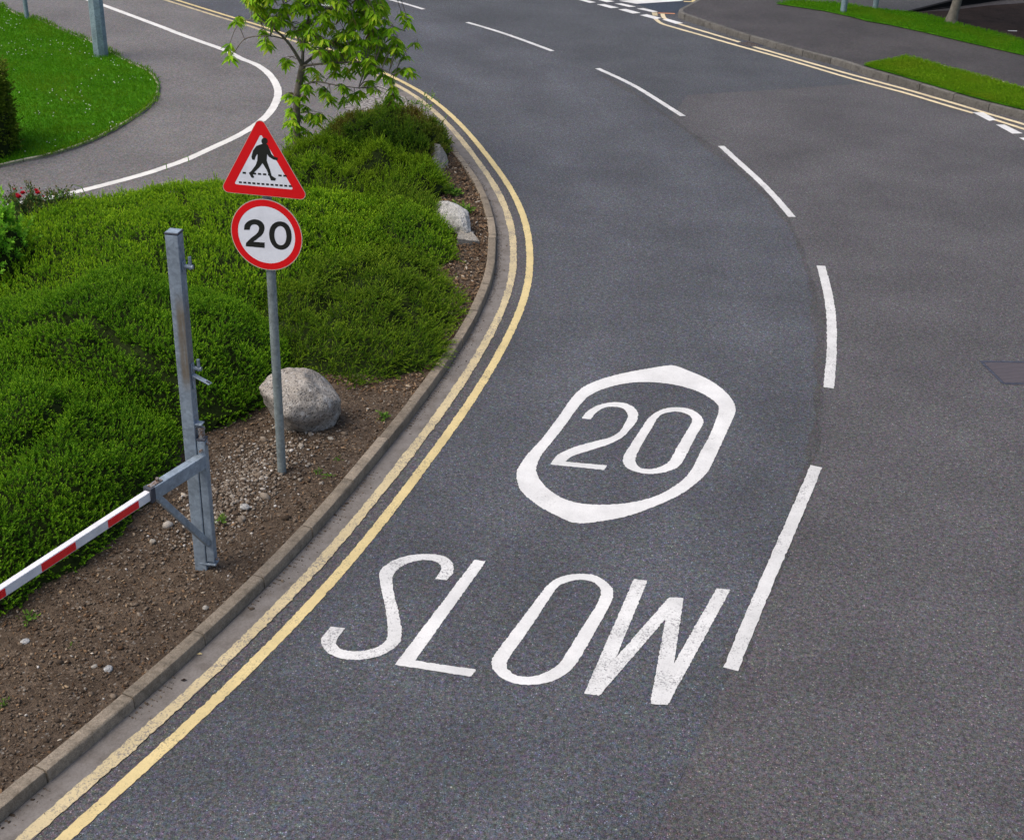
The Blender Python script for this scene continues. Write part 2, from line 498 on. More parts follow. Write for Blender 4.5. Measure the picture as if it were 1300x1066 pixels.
w = s.n('ShaderNodeTexWave', wave_type='BANDS', bands_direction='Y'); w.inputs['Scale'].default_value = 8; w.inputs['Distortion'].default_value = 2.5; w.inputs['Detail'].default_value = 2
s.l(s.coord(), w.inputs['Vector'])
c = s.ramp(w.outputs['Fac'], [(.2, (.07, .06, .066)), (.7, (.125, .108, .118))])
M['manhole'] = s.done(c, .55, metal=.3, normal=s.bump(w.outputs['Fac'], .8, .008))
s = NT('manhole_frame_iron'); M['manhole_frame'] = s.done(s.ramp(s.noise(20, 4), [(.3, (.04, .045, .065)), (.7, (.085, .095, .13))]), .6, metal=.3)
s = NT('kerb_shade_black'); M['black'] = s.done((.008, .008, .008), .9, spec=.1)  # near-black imitates deep shade on the car park kerb face

# ------------------------------------------------------------------ world, sun, camera
SUN_EL, SUN_AZ = math.radians(58), math.radians(250)     # overcast: one very broad, weak sun
w = bpy.data.worlds.new("World"); scene.world = w; w.use_nodes = True
nt = w.node_tree; bg = nt.nodes['Background']; sky = nt.nodes.new('ShaderNodeTexSky')
sky.sky_type = 'NISHITA'; sky.sun_disc = False; sky.sun_elevation = SUN_EL; sky.sun_rotation = SUN_AZ
sky.air_density = 1.0; sky.dust_density = 5.0; sky.ozone_density = 1.0
nt.links.new(sky.outputs[0], bg.inputs['Color']); bg.inputs['Strength'].default_value = .13
sl = bpy.data.lights.new('sun', 'SUN'); sl.energy = 1.3; sl.angle = math.radians(45); sl.color = (1, .94, .86)
so = bpy.data.objects.new('sun', sl); C.objects.link(so)
sd = Vector((math.sin(SUN_AZ) * math.cos(SUN_EL), math.cos(SUN_AZ) * math.cos(SUN_EL), math.sin(SUN_EL)))
so.rotation_euler = sd.to_track_quat('Z', 'Y').to_euler(); so.location = sd * 40
cam = bpy.data.cameras.new('camera'); co = bpy.data.objects.new('camera', cam); C.objects.link(co)
Z = -_F
co.matrix_world = Matrix(((CAMX[0], CAMY[0], Z[0], 0), (CAMX[1], CAMY[1], Z[1], 0), (CAMX[2], CAMY[2], Z[2], CAM_H), (0, 0, 0, 1)))
cam.sensor_fit = 'HORIZONTAL'; cam.sensor_width = 36; cam.lens = FPX / 1300 * 36
cam.shift_y = (PY - 533) / 1300; cam.clip_end = 600; cam.clip_start = .1
scene.camera = co
vs = scene.view_settings; scene.display_settings.display_device = 'sRGB'
vs.view_transform = 'Standard'; vs.look = 'None'; vs.gamma = 1; vs.use_curve_mapping = False; vs.exposure = 0.5

# ------------------------------------------------------------------ traced lines (photo pixels -> ground)
def g(pts, z=0.0): return np.array([at(x, y, z) for x, y in pts])


Y1 = [(180, 975.5), (290, 876), (420, 742), (439, 720), (492, 654), (539.5, 591), (598, 510), (631, 455.3), (656, 407), (672, 360), (673.2, 335), (672.6, 309), (667.7, 282.5), (657.2, 256), (642.4, 230), (628, 210.7), (597.7, 172.4), (567, 141.2), (537.3, 118.6), (507.4, 102.4), (484, 91.6), (437, 70), (333, 34), (296.3, 23.2), (262.4, 12.5), (225, 1)]
L1 = g(Y1)
e0 = L1[0] + (L1[0] - L1[1]) * 2.2; e1 = L1[-1] + (L1[-1] - L1[-3]) * 3
L1 = np.r_[[e0], L1, [e1]]
L1 = smooth_line(resample(catmull(L1, 10), .06), 220)
kf = np.interp(np.arange(len(L1)), [0, len(L1)], [0, 1])
OFF_Y2, OFF_K = -.238, -.485
L2 = offset(L1, OFF_Y2)
KF = offset(L1, OFF_K)                                 # foot of the kerb
arc = np.r_[0, np.cumsum(np.linalg.norm(np.diff(KF, axis=0), axis=1))]


def idx_near(P, p): return int(np.argmin(np.linalg.norm(P[:, :2] - np.asarray(p)[:2], axis=1)))


i_end = idx_near(KF, at(537, 146)); i_flush = idx_near(KF, at(575, 185)); i_path = idx_near(KF, at(497, 113))

# ground, road
link('ground', poly_mesh('ground', [[(-150, -60, 0), (150, -60, 0), (150, 160, 0), (-150, 160, 0)]], -.03), M['soil'], kind='structure')
link('road', poly_mesh('road', [[(-60, -20, 0), (60, -20, 0), (60, 110, 0), (-60, 110, 0)]], 0.0), M['road_right'], kind='structure')
# left lane in a bluer surfacing, its edge along the centre joint
CL = [(902, 905), (927, 850), (985, 715), (1022, 600), (1036, 545), (1040, 480), (1040, 420), (1030, 360), (1010, 300), (985, 262), (950, 228), (905, 190), (850, 150), (790, 110), (735, 84), (690, 66), (594, 30), (530, 10), (470, -8)]
cl = g(CL); cl = np.r_[[cl[0] + (cl[0] - cl[1]) * 4], cl, [cl[-1] + (cl[-1] - cl[-2]) * 3]]
cl = resample(catmull(cl, 8), .08)
lane = np.r_[cl, offset(L1, -.05)[::-1]]
ll_ = offset(L1, -.05)[::3]; ix = np.array([idx_near(cl, p) for p in ll_], float)
ix = np.maximum.accumulate(ix[::-1])[::-1] if ix[0] > ix[-1] else np.maximum.accumulate(ix)
ix = smooth_line(ix[:, None], 60)[:, 0]; rr_l = np.stack([np.interp(ix, np.arange(len(cl)), cl[:, k]) for k in range(3)], 1)
nc = 24; V = np.concatenate([ll_ * (1 - u) + rr_l * u for u in np.linspace(0, 1, nc)]); V[:, 2] = .003; ml = len(ll_)
Fq = [(c_ * ml + k, (c_ + 1) * ml + k, (c_ + 1) * ml + k + 1, c_ * ml + k + 1) for c_ in range(nc - 1) for k in range(ml - 1)]
link('road_lane_surface', np_mesh('lane', V, Fq, False, {'across': np.repeat(np.linspace(0, 1, nc), ml)}), M['road_left'], kind='structure')
far = g([(1100, 106), (1060, 108.5), (1000, 113), (960, 115.5), (900, 119), (872, 121.5)])
j = idx_near(cl, at(850, 150)); far = np.r_[far, offset(cl, .02)[j:], g([(470, -60), (1000, -40), (1000, 45)]), ]
kr_px = [(860.5, 23), (880, 30), (905.7, 38.5), (937, 48.9), (987, 63.5), (1038.6, 77.8), (1070, 86.2), (1091, 93.5), (1134, 106), (1189, 122.6), (1226, 133.7), (1274, 146.2), (1300, 152.5)]
far = np.r_[far[:-1], g([(858, 22)]), g(kr_px[1:8])]
link('road_far_surface', poly_mesh('far_surface', [far], .0022), M['road_far'], kind='structure')
link('road_new_surface', poly_mesh('new_surface', [g(zm([(640, 34), (800, 92), (840, 100), (930, 106), (1000, 70), (1090, 25), (1000, 12), (900, 10)], 700, 0, 5.909))], .0045), M['road_new'], kind='structure')

M['joint'] = asphalt('asphalt_joint', .03, (.082, .08, .082), (.13, .127, .125), (1.1, 1.0, .92), (.94, .98, 1.08))
jl = resample(cl[idx_near(cl, at(930, 845)):idx_near(cl, at(760, 95))], .05); V, Fq = ribbon(jl, .16 * (.3 + np.array([abs(noise.noise((p[0] * .7, p[1] * .7, 3))) for p in jl]) * 2), .0052, .012)
link('road_joint', np_mesh('joint', V, Fq), M['joint'], kind='structure')

# gutter channel
i0 = 0
gl_, gr_ = KF[:i_path + 40], offset(L1, -.19)[:i_path + 40]
V = np.r_[np.c_[gl_[:, :2], np.full(len(gl_), .0065)], np.c_[gr_[:, :2] + RNG.normal(0, .004, (len(gr_), 2)), np.full(len(gr_), .0065)]]
m = len(gl_); ii = np.arange(m - 1)
link('gutter_channel', np_mesh('gutter', V, np.stack([ii, ii + m, ii + m + 1, ii + 1], 1)), M['gutter'], kind='structure')

# kerb: separate stones with open joints, dropping to flush where the footpath meets the road
def kerb(name, foot, width, height, mat, stone_len, side, seed):
    rr = random.Random(seed); bm = bmesh.new()
    s = np.r_[0, np.cumsum(np.linalg.norm(np.diff(foot[:, :2], axis=0), axis=1))]
    a = 0.0
    hfun = height if callable(height) else (lambda t: height)
    while a < s[-1] - .1:
        L = stone_len * (1 + rr.uniform(-.04, .04)); b = min(a + L, s[-1])
        dz = rr.uniform(-.004, .004); dx = rr.uniform(-.006, .006)
        ts = np.linspace(a + .007, b - .007, 6)
        px_ = np.interp(ts, s, foot[:, 0]); py_ = np.interp(ts, s, foot[:, 1])
        P = np.c_[px_, py_, np.zeros(6)]; n = normals2(P) * side
        rings = []
        for k in range(6):
            h = max(.012, hfun(ts[k])) + dz
            bev = min(.022, h * .4)
            prof = [(dx, -.05), (dx + .008, h - bev), (dx + .008 + bev * .35, h - bev * .3), (dx + .008 + bev, h), (width + dx - .008, h + .002), (width + dx, h - .008), (width + dx, -.05)]
            rings.append([bm.verts.new((P[k, 0] + n[k, 0] * u, P[k, 1] + n[k, 1] * u, z + rr.uniform(-.0012, .0012))) for u, z in prof])
        for r0, r1 in zip(rings[:-1], rings[1:]):
            for k in range(len(r0) - 1): bm.faces.new((r0[k], r0[k + 1], r1[k + 1], r1[k]))
        bm.faces.new(rings[0]); bm.faces.new(rings[-1][::-1])
        a = b
    return link(name, bm_mesh(name, bm, True, math.radians(35)), mat, kind='structure')


s_fl, s_en = arc[i_flush], arc[i_end]
kerb('kerb', KF[:i_end], .125, lambda t: .115 if t < s_fl - 2.5 else max(.015, .115 * (1 - (t - s_fl + 2.5) / (s_en - s_fl + 2.0))), M['kerb'], .915, -1, 3)

# right-hand kerb and pavement
kr = g(kr_px); kr = np.r_[g([(930, -14), (900, -2), (872, 13), (862, 18.5)]), kr]
kr = np.r_[kr, [kr[-1] + (kr[-1] - kr[-2]) * 8]]
kr = smooth_line(resample(catmull(kr, 10), .06), 25)
kerb('pavement_kerb', kr, .13, .15, M['kerb_far'], .915, -1, 5)
PZ = .15
kb = offset(kr, -.12)
pav = np.r_[kb, [[60, kb[-1][1] - 6, 0], [60, 70, 0], [kb[0][0] + 6, 70, 0]]]
link('pavement', poly_mesh('pavement', [pav], PZ), M['pavement'], kind='structure')
M['edging_dark'] = kerb_mat('pavement_edging_concrete', (.14, .13, .115))
# grass strip between kerb and pavement
v1_top = g([(1099.5, 83), (1122, 78.5), (1150.5, 74), (1175, 80), (1200, 87), (1230, 95), (1262, 103.5), (1300, 114.5), (1400, 143)], PZ)
st = idx_near(kb, v1_top[0])
v1 = np.r_[v1_top[::-1], offset(kr, -.135)[st:]]
link('verge', poly_mesh('verge', [v1], PZ + .02), M['turf'], kind='structure')
kerb('verge_edging', resample(v1_top[2:], .1), .05, PZ + .045, M['edging'], .915, -1, 22)
v2_bot = g([(985, 6), (1000, 8), (1046, 15), (1079, 22), (1100, 27.7), (1131, 33), (1177, 43), (1223, 54), (1254, 61), (1300, 71.5), (1420, 100)], PZ)
v2_top = g([(1420, 82), (1300, 53), (1254, 41), (1222, 33), (1200, 27), (1174, 20.5), (1151, 16.5), (1110, 12.7), (1071, 6), (1008, 2)], PZ)
link('grass_verge', poly_mesh('grass_verge', [np.r_[v2_bot, v2_top]], PZ + .02), M['turf'], kind='structure')
# ground behind the verge coloured dark for tree shade, then car park with shade-black step
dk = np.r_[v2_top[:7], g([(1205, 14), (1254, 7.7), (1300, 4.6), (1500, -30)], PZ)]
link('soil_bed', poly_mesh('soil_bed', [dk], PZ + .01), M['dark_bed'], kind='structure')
cp = g([(1000, 1), (1071, 5), (1110, 11.5), (1151, 15.4), (1200, 10), (1238, 4), (1266, 0), (1300, -5), (1600, -50), (1500, -90), (980, -60)], PZ + .03)
cpt = [p + np.array([0, 0, 0]) for p in cp]
link('car_park', poly_mesh('car_park', [cp], PZ + .03), M['car_park'], kind='structure')

# ------------------------------------------------------------------ left side: footpath, lawn, bed
PZ_L = .012
KBk = offset(KF, -.12)
path_edge = offset(L1, -.30)[i_path - 5:]
path_poly = np.r_[offset(KF, -.02)[i_end - 30:i_path - 5], path_edge, [[-60, 60, 0], [-60, 16, 0]], g([(-60, 300), (150, 262), (300, 232), (400, 190), (470, 165)])]
link('footpath', poly_mesh('footpath', [path_poly], PZ_L), M['path'], kind='structure')
lawn_px = [(-700, -60), (-150, -35), (0, 6), (25, 20), (48, 25), (84, 41), (119, 55), (142, 67), (165, 80), (190, 91.5), (202, 106), (200.5, 122), (190, 136), (175, 147), (147, 165), (109, 183), (63, 198), (25, 206), (0, 212), (-200, 240), (-500, 270)]
lawn_o = g(lawn_px, .03); lawn_o = np.r_[lawn_o[:2], catmull(lawn_o[2:19], 6), lawn_o[19:]]
link('lawn', poly_mesh('lawn', [lawn_o], .05), M['turf'], kind='structure')
ed = resample(lawn_o[2:-2], .05)
bm = bmesh.new()
bm.free(); kerb('lawn_edging', ed, .055, .066, M['edging'], .915, 1, 21)
link('paving', poly_mesh('paving', [np.r_[g([(484, 108), (497, 118)]), offset(KF, -.01)[i_end - 12:i_path - 4][::-1], g([(552, 163), (520, 158), (490, 152), (455, 148), (436, 138), (462, 118)])]], .02), M['cobble'], kind='structure')


def soil_h(x, y):
    return .095 + .02 * np.sin(x * 1.7 + y * .9) + .012 * np.sin(x * 4.1 - y * 3.3)


ibed = i_end - 6
front = offset(KF, -.118)[:ibed:4]
nx = 26; rows = []
back_w = np.interp(np.arange(len(front)), [0, len(front) - 30, len(front)], [6.0, 4.0, 1.2])
nn = normals2(front)
for t in np.linspace(0, 1, nx) ** 1.4:
    P = front.copy(); P[:, :2] -= nn * (back_w * t)[:, None]
    z = np.array([.098 + min(1, t * back_w[i] / .5) * (soil_h(p[0], p[1]) - .095 + .015 * noise.noise((p[0] * 5, p[1] * 5, 0))) - .004 for i, p in enumerate(P)])
    taper = np.interp(np.arange(len(front)), [0, len(front) - 45, len(front)], [1, 1, .25]); z = z * taper
    P[:, 2] = z; rows.append(P)
V = np.concatenate(rows); m = len(front)
Fq = [(r * m + k, r * m + k + 1, (r + 1) * m + k + 1, (r + 1) * m + k) for r in range(nx - 1) for k in range(m - 1)]
link('soil', np_mesh('soil', V, Fq, True), M['soil'], kind='structure')

# ------------------------------------------------------------------ road markings
MZ = .0085


def line_thing(name, P, w, mat, label, cat, group=None, z=MZ, rag=.003):
    V, Fq = ribbon(P, w, z, rag)
    return tag(link(name, np_mesh(name, V, Fq), mat), label, cat, group)


line_thing('yellow_line', resample(L1, .03), .1, M['yellow_paint'], 'bright yellow line at the left kerb, the outer of its pair beside the SLOW lane', 'road marking', 'double yellow lines along the left kerb')
wv = np.array([.1 * (1 + .22 * noise.noise((p[0] * 1.6, p[1] * 1.6, 1)) + .1 * noise.noise((p[0] * 7, p[1] * 7, 4))) for p in resample(L2, .03)])
line_thing('yellow_line', resample(L2, .03), wv, M['yellow_pale'], 'faded cream yellow line painted on the gutter edge next to the planted bed', 'road marking', 'double yellow lines along the left kerb', rag=.004)
yo = g([(832, 24.5), (838, 29.5), (848.5, 33.4), (885.4, 43.9), (933.4, 57.7), (996, 75.3), (1070, 97.3), (1102.5, 106.3), (1152, 119.5), (1200, 133.9), (1236, 144.4)])
yo2 = g([(1262, 152.3), (1300, 164.5), (1420, 203)])
yi = g([(841, 17.5), (844.8, 24.5), (867, 32.6), (903.8, 43.6), (939, 54.2)])
yi2 = g([(955.5, 59.6), (996, 71.2), (1070, 92.4), (1106, 102.2), (1152, 114.6), (1217, 133.5), (1254, 144.9), (1300, 158.4), (1420, 194)])
V1, F1 = ribbon(resample(catmull(yo, 6), .06), .115, MZ, .003); V2, F2 = ribbon(resample(yo2, .06), .115, MZ, .003)
tag(link('yellow_line', np_mesh('yellow_line', np.r_[V1, V2], np.r_[F1, F2 + len(V1)]), M['yellow_far']), 'yellow line by the far pavement, the one nearer the middle of the road', 'road marking', 'double yellow lines along the far pavement')
V1, F1 = ribbon(resample(catmull(yi, 6), .06), .115, MZ, .003); V2, F2 = ribbon(resample(yi2, .06), .115, MZ, .003)
tag(link('yellow_line', np_mesh('yellow_line', np.r_[V1, V2], np.r_[F1, F2 + len(V1)]), M['yellow_far']), 'yellow line by the far pavement, the one closest to the grey kerb, with a gap', 'road marking', 'double yellow lines along the far pavement')
V1, F1 = ribbon(g([(868, 2.5), (885, 3), (899, .8)]), .12, MZ); V2, F2 = ribbon(g([(878, -2), (884, 6)]), .12, MZ + .002)
tag(link('yellow_line', np_mesh('yellow_line', np.r_[V1, V2], np.r_[F1, F2 + len(V1)]), M['yellow_paint']), 'short yellow line end in the side road mouth by the pavement corner', 'road marking')

dashes = [
    ([(1036, 592.5), (1010, 655), (980, 723), (955, 782), (927.5, 850)], 'nearest white centre dash, straight, beside the W of SLOW', .125),
    ([(1042, 338), (1052, 375), (1056, 410), (1056, 450), (1052, 493)], 'curved white centre dash to the right of the 20 roundel', .125),
    ([(915.5, 186), (947, 215), (972, 237.5), (1005.5, 276)], 'white centre dash between the curved dash and the long bend, pointing down right', .12),
    ([(758.5, 87.5), (782, 98), (805, 109), (833, 126.5), (867, 148)], 'white centre dash level with the far bend near the side road', .12),
    ([(593, 29), (640, 43), (701.5, 65.5)], 'white centre dash right of the small tree, second farthest in view', .12),
    ([(477, -4), (510, 4), (538, 12.5)], 'farthest white centre dash, just above the small tree crown', .12)]
for px_, lab, wd in dashes:
    P = smooth_line(resample(catmull(g(px_), 8), .04), 260)
    # the dashes in the photo are cut level, not square
    line_thing('centre_line_dash', P, wd, M['white_dash'], lab, 'road marking', 'white dashes of the centre line')
for k, (a, b, lab) in enumerate([((410, 6.5), (427, 10.5), 'white road dash half hidden in the tree crown, farther up the lane')]):
    line_thing('lane_dash', g([a, b]), .14, M['white_paint'], lab, 'road marking')


def poly_thing(name, loops, mat, parent=None, z=MZ, label=None, cat=None, group=None, rag=True):
    L = [ragged(l) if rag else l for l in loops]
    return tag(link(name, poly_mesh(name, L, z), mat, parent), label, cat, group)


t = empty('slow_marking', at(650, 800), 'large white letters SLOW painted across the lane below the 20 roundel', 'road marking')
S_o = zm([(700, 225), (725, 190), (732, 163), (715, 142), (680, 130), (620, 130), (560, 145), (515, 170), (485, 205), (480, 240), (490, 310), (510, 390), (525, 470), (527, 525), (512, 560), (470, 595), (420, 620), (350, 637), (280, 642), (200, 632), (150, 607), (120, 575), (113, 545), (125, 515), (165, 470)], 380, 680, 4.0625)
S_i = zm([(238, 480), (205, 520), (190, 550), (195, 570), (220, 590), (270, 598), (330, 595), (390, 580), (435, 555), (455, 520), (455, 460), (445, 380), (425, 290), (413, 220), (415, 190), (435, 162), (490, 128), (560, 105), (640, 97), (710, 100), (760, 115), (790, 142), (796, 175), (785, 205), (760, 232)], 380, 680, 4.0625)
poly_thing('letter_s', [np.r_[catmull(g(S_o), 4), catmull(g(S_i), 4)]], M['white_worn'], t)
poly_thing('letter_l', [g(zm([(903, 127), (963, 134), (597, 646), (910, 692), (888, 729), (492, 668)], 380, 680, 4.0625))], M['white_paint'], t)
O_o = zm([(240, 215), (270, 178), (310, 152), (370, 139), (430, 142), (470, 160), (497, 185), (505, 215), (490, 255), (440, 345), (385, 440), (350, 485), (300, 518), (240, 534), (170, 535), (110, 515), (76, 485), (68, 455), (85, 420), (150, 335), (200, 268)], 600, 680, 2.826)
O_i = zm([(300, 192), (330, 172), (380, 160), (430, 167), (455, 188), (460, 212), (440, 257), (380, 352), (335, 425), (305, 465), (265, 490), (215, 507), (165, 505), (135, 490), (122, 465), (135, 432), (180, 370), (240, 282)], 600, 680, 2.826)
poly_thing('letter_o', [catmull(g(O_o), 4, True), catmull(g(O_i), 4, True)[::-1]], M['white_paint'], t)
poly_thing('letter_w', [g(zm([(578, 158), (628, 162), (513, 440), (705, 222), (757, 225), (722, 460), (875, 190), (925, 195), (700, 608), (637, 605), (692, 300), (455, 575), (400, 568)], 600, 680, 2.826))], M['white_worn'], t)

t = empty('speed_marking', at(795, 565), 'white oval ring around a white 20 painted on the road above SLOW', 'road marking')
R_o = zm([(760, 72), (840, 60), (885, 62), (960, 90), (1060, 135), (1130, 185), (1175, 235), (1193, 280), (1185, 320), (1140, 420), (1075, 560), (1040, 620), (960, 690), (870, 745), (740, 800), (620, 840), (500, 862), (420, 872), (350, 868), (280, 838), (180, 785), (100, 720), (72, 675), (64, 625), (72, 590), (110, 530), (200, 430), (290, 310), (350, 225), (410, 170), (500, 130), (620, 98)], 640, 450, 4.0625)
R_i = zm([(440, 215), (500, 185), (600, 157), (700, 145), (800, 148), (900, 163), (990, 190), (1050, 220), (1095, 255), (1108, 285), (1095, 330), (1060, 420), (1010, 510), (970, 590), (930, 640), (860, 693), (780, 733), (680, 761), (580, 774), (480, 777), (380, 768), (290, 738), (220, 690), (180, 640), (166, 600), (172, 565), (200, 510), (290, 400), (370, 290), (408, 243)], 640, 450, 4.0625)
poly_thing('ring', [catmull(g(R_o), 4, True), catmull(g(R_i), 4, True)[::-1]], M['white_paint'], t)
T_a = zm([(400, 332), (425, 300), (480, 266), (550, 250), (620, 253), (668, 275), (691, 310), (680, 350), (645, 395), (605, 433), (540, 465), (450, 495), (370, 520), (330, 540)], 640, 450, 4.0625)
T_b = zm([(315, 555), (532, 575), (515, 598), (238, 570)], 640, 450, 4.0625)
T_c = zm([(238, 570), (265, 530), (300, 507), (370, 477), (470, 450), (545, 430), (590, 405), (620, 365), (637, 325), (630, 297), (600, 277), (550, 272), (510, 280), (475, 302), (447, 337)], 640, 450, 4.0625)
poly_thing('digit_two', [np.r_[catmull(g(T_a), 4), g(T_b), catmull(g(T_c), 4)[1:]]], M['white_paint'], t)
Z_o = zm([(745, 330), (790, 297), (840, 279), (900, 275), (960, 285), (1005, 310), (1027, 342), (1020, 372), (985, 430), (940, 520), (905, 575), (860, 600), (800, 615), (735, 618), (670, 605), (630, 585), (613, 558), (618, 525), (660, 455), (710, 380)], 640, 450, 4.0625)
Z_i = zm([(800, 320), (840, 303), (890, 297), (940, 308), (965, 328), (967, 352), (945, 392), (910, 450), (875, 512), (850, 553), (810, 580), (760, 593), (710, 590), (685, 570), (677, 545), (690, 505), (725, 440), (765, 375)], 640, 450, 4.0625)
poly_thing('digit_zero', [catmull(g(Z_o), 4, True), catmull(g(Z_i), 4, True)[::-1]], M['white_paint'], t)

# give-way dashes at the side road, near row and far row
rows_ = [[((190, 0), (240, 0), (335, 22), (290, 28)), ((340, 38), (395, 36), (505, 62), (445, 67)), ((500, 75), (560, 72), (670, 102), (610, 107)), ((663, 118), (715, 112), (825, 140), (780, 150)), ((832, 152), (872, 146), (990, 178), (935, 185))],
         [((335, 0), (395, 0), (475, 15), (415, 22)), ((475, 32), (525, 30), (635, 55), (580, 58)), ((640, 70), (690, 66), (800, 92), (760, 97))]]
places = ['farthest up the road', 'second from the top', 'third from the top', 'touching the end of the yellow line', 'nearest the pavement corner']
for r, row in enumerate(rows_):
    for k, q in enumerate(row):
        poly_thing('give_way_dash', [g(zm(q, 700, 0, 5.909))], M['white_paint'], z=MZ + .003, cat='road marking',
                   label=('white give way dash, main road row, ' if r == 0 else 'white give way dash, inner row, ') + (places[k] if r == 0 else ['farthest up the road', 'middle of its row', 'next to the yellow line end'][k]),
                   group='double dashed give way lines at the side road')
poly_thing('side_road_marking', [g(zm([(505, 10), (640, 2), (760, -14), (930, -12), (990, 10), (640, 33)], 700, 0, 5.909))], M['white_paint'], label='solid white triangular patch painted in the mouth of the side road', cat='road marking')
poly_thing('yellow_line', [g(zm([(752, 97), (795, 97), (797, 122), (760, 122)], 700, 0, 5.909))], M['yellow_pale'], z=MZ + .001, label='short yellow stub at the left end of the far double yellow lines', cat='road marking')
poly_thing('orange_line', [g(zm([(800, 98), (925, 103), (930, 110), (800, 106)], 700, 0, 5.909))], M['red_paint'], label='thin orange line across the side road mouth at the pavement corner', cat='road marking')
for q, lab in (([(945, 398), (1020, 398), (1110, 450), (1060, 457)], 'upper white dash crossing the yellow lines by the grass strip'), ([(1105, 482), (1165, 482), (1290, 543), (1220, 545)], 'lower white dash beside the yellow lines by the grass strip'), ([(1265, 573), (1330, 570), (1420, 610), (1360, 620)], 'white dash cut by the photo edge, last of the short row by the grass strip')):
    poly_thing('junction_dash', [g(zm(q, 1060, 70, 5.417))], M['white_paint'], z=MZ + .003, label=lab, cat='road marking', group='short white dashes at the right hand junction')

# footpath edge line
pl = [(20, -30), (109, 0), (134.5, 8.9), (200, 33.3), (226.7, 43.7), (253.5, 53.5), (285.6, 65), (307, 75.8), (324.8, 83), (339, 92.7), (348.9, 105.2), (353, 117.7), (349.8, 132), (339, 148), (321.2, 162.2), (299.8, 174.7), (271.3, 188), (238.7, 203), (210, 213.5), (189, 220.5), (150, 231.5), (101, 244), (60, 253), (0, 264)]
line_thing('path_line', resample(catmull(g(pl), 6), .05), .155, M['path_white'], 'long white line curving around the footpath near the lawn', 'road marking', z=PZ_L + .006)

# gully grate in the gap of the far yellow lines
gd = at(946, 57.3); gt = at(955.5, 60.3) - at(938, 54.8); gt = gt / np.linalg.norm(gt); gn = np.array([-gt[1], gt[0], 0]); gd = gd + gn * .12
t = empty('drain_grate', gd, 'dark rusty drain grate in the gap of the yellow lines by the far kerb', 'drain')
Q_ = lambda a, b, o=0: [gd + gt * (i * a) + gn * (j * b + o) for i, j in ((-1, -1), (1, -1), (1, 1), (-1, 1))]
link('frame', poly_mesh('frame', [Q_(.27, .24), Q_(.23, .2)[::-1]], .012), M['manhole_frame'], t)
link('sump', poly_mesh('sump', [Q_(.23, .2)], .004), M['dark_bed'], t)
for k in range(6):
    link('bar', poly_mesh('bar', [Q_(.23, .012, -.165 + k * .066)], .011), M['bolt'], t)

# manhole cover
t = empty('manhole_cover', at(1290, 475, 0), 'square iron manhole cover set in the right lane at the picture edge', 'manhole cover')
a, b = at(1243, 458.5), at(1273, 488); ux = np.array([1, .055, 0]); ux /= np.linalg.norm(ux); uy = (b - a); wy = np.linalg.norm(uy); uy /= wy
q = lambda i: [a + ux * (i) + uy * (i), a + ux * (.75 - i) + uy * (i), a + ux * (.75 - i) + uy * (wy - i), a + ux * i + uy * (wy - i)]
link('frame', poly_mesh('frame', [q(0), q(.035)[::-1]], .006), M['manhole_frame'], t)
link('lid', poly_mesh('lid', [q(.042)], .0055), M['manhole'], t)

# ------------------------------------------------------------------ barrier
t = empty('swing_barrier', (-2.735, 10.06, .1), 'galvanised swing barrier post with white boom carrying red stripes', 'barrier')
ya = math.radians(-9.4)
BX = np.array([math.cos(ya), math.sin(ya), 0]); BY = np.array([-math.sin(ya), math.cos(ya), 0]); BZ = np.array([0, 0, 1.])
pc = np.array([-2.735, 10.06, 0])
M['galv_rust'] = galv('galvanised_steel_rust_run', rust=(1.85, 2.78, float(np.dot(pc[:2] + BX[:2] * .022, [.986, -.164]))))
PT = 3.262
bm = bmesh.new(); add_box(bm, pc + BZ * ((PT + .0) / 2), BX, BY, BZ, .112, .108, PT, .007); link('post', bm_mesh('post', bm), M['galv_rust'], t)
bm = bmesh.new(); add_box(bm, pc + BZ * (PT + .009), BX, BY, BZ, .117, .113, .016, .003); link('post_cap', bm_mesh('post_cap', bm), M['dark'], t)
bm = bmesh.new(); add_box(bm, pc + BZ * (PT + .019), BX, BY, BZ, .104, .1, .004); link('cap_plate', bm_mesh('cap_plate', bm), M['galv'], t)


def lug(z, flat=False):
    bm = bmesh.new()
    e = pc + BX * .056 + BZ * z
    add_tube(bm, [e - BX * .01 + BY * .0, e + BX * .085], .018, 10)
    add_box(bm, e + BX * .006, BX, BY, BZ, .01, .06, .09, .002)
    o = link('lug', bm_mesh('lug', bm, True, .6), M['galv'], t)
    bm = bmesh.new(); add_tube(bm, [e + BX * .06 - BZ * .02, e + BX * .06 + BZ * .085], .014, 8)
    link('pin', bm_mesh('pin', bm, True, .6), M['galv'], o)
    return e


e = lug(2.985); e2 = lug(2.075)
bm = bmesh.new()
sdir = BX * .93 - BY * .25 - BZ * .26; sdir /= np.linalg.norm(sdir); sn = np.cross(sdir, BY); sn /= np.linalg.norm(sn); sb = np.cross(sn, sdir)
add_box(bm, e2 - BZ * .06 + sdir * .085, sdir, sb, sn, .20, .05, .008, .002)
ls = link('latch_strap', bm_mesh('latch_strap', bm), M['galv'], t)
bm = bmesh.new(); add_box(bm, e2 - BZ * .06 + sdir * .16 + sn * .006, sdir, sb, sn, .035, .018, .006); link('strap_hole', bm_mesh('strap_hole', bm), M['dark'], ls)
bm = bmesh.new(); add_box(bm, e2 - BZ * .12 + BX * .006, BX, BY, BZ, .01, .045, .14, .002); link('latch_plate', bm_mesh('latch_plate', bm), M['galv'], t)
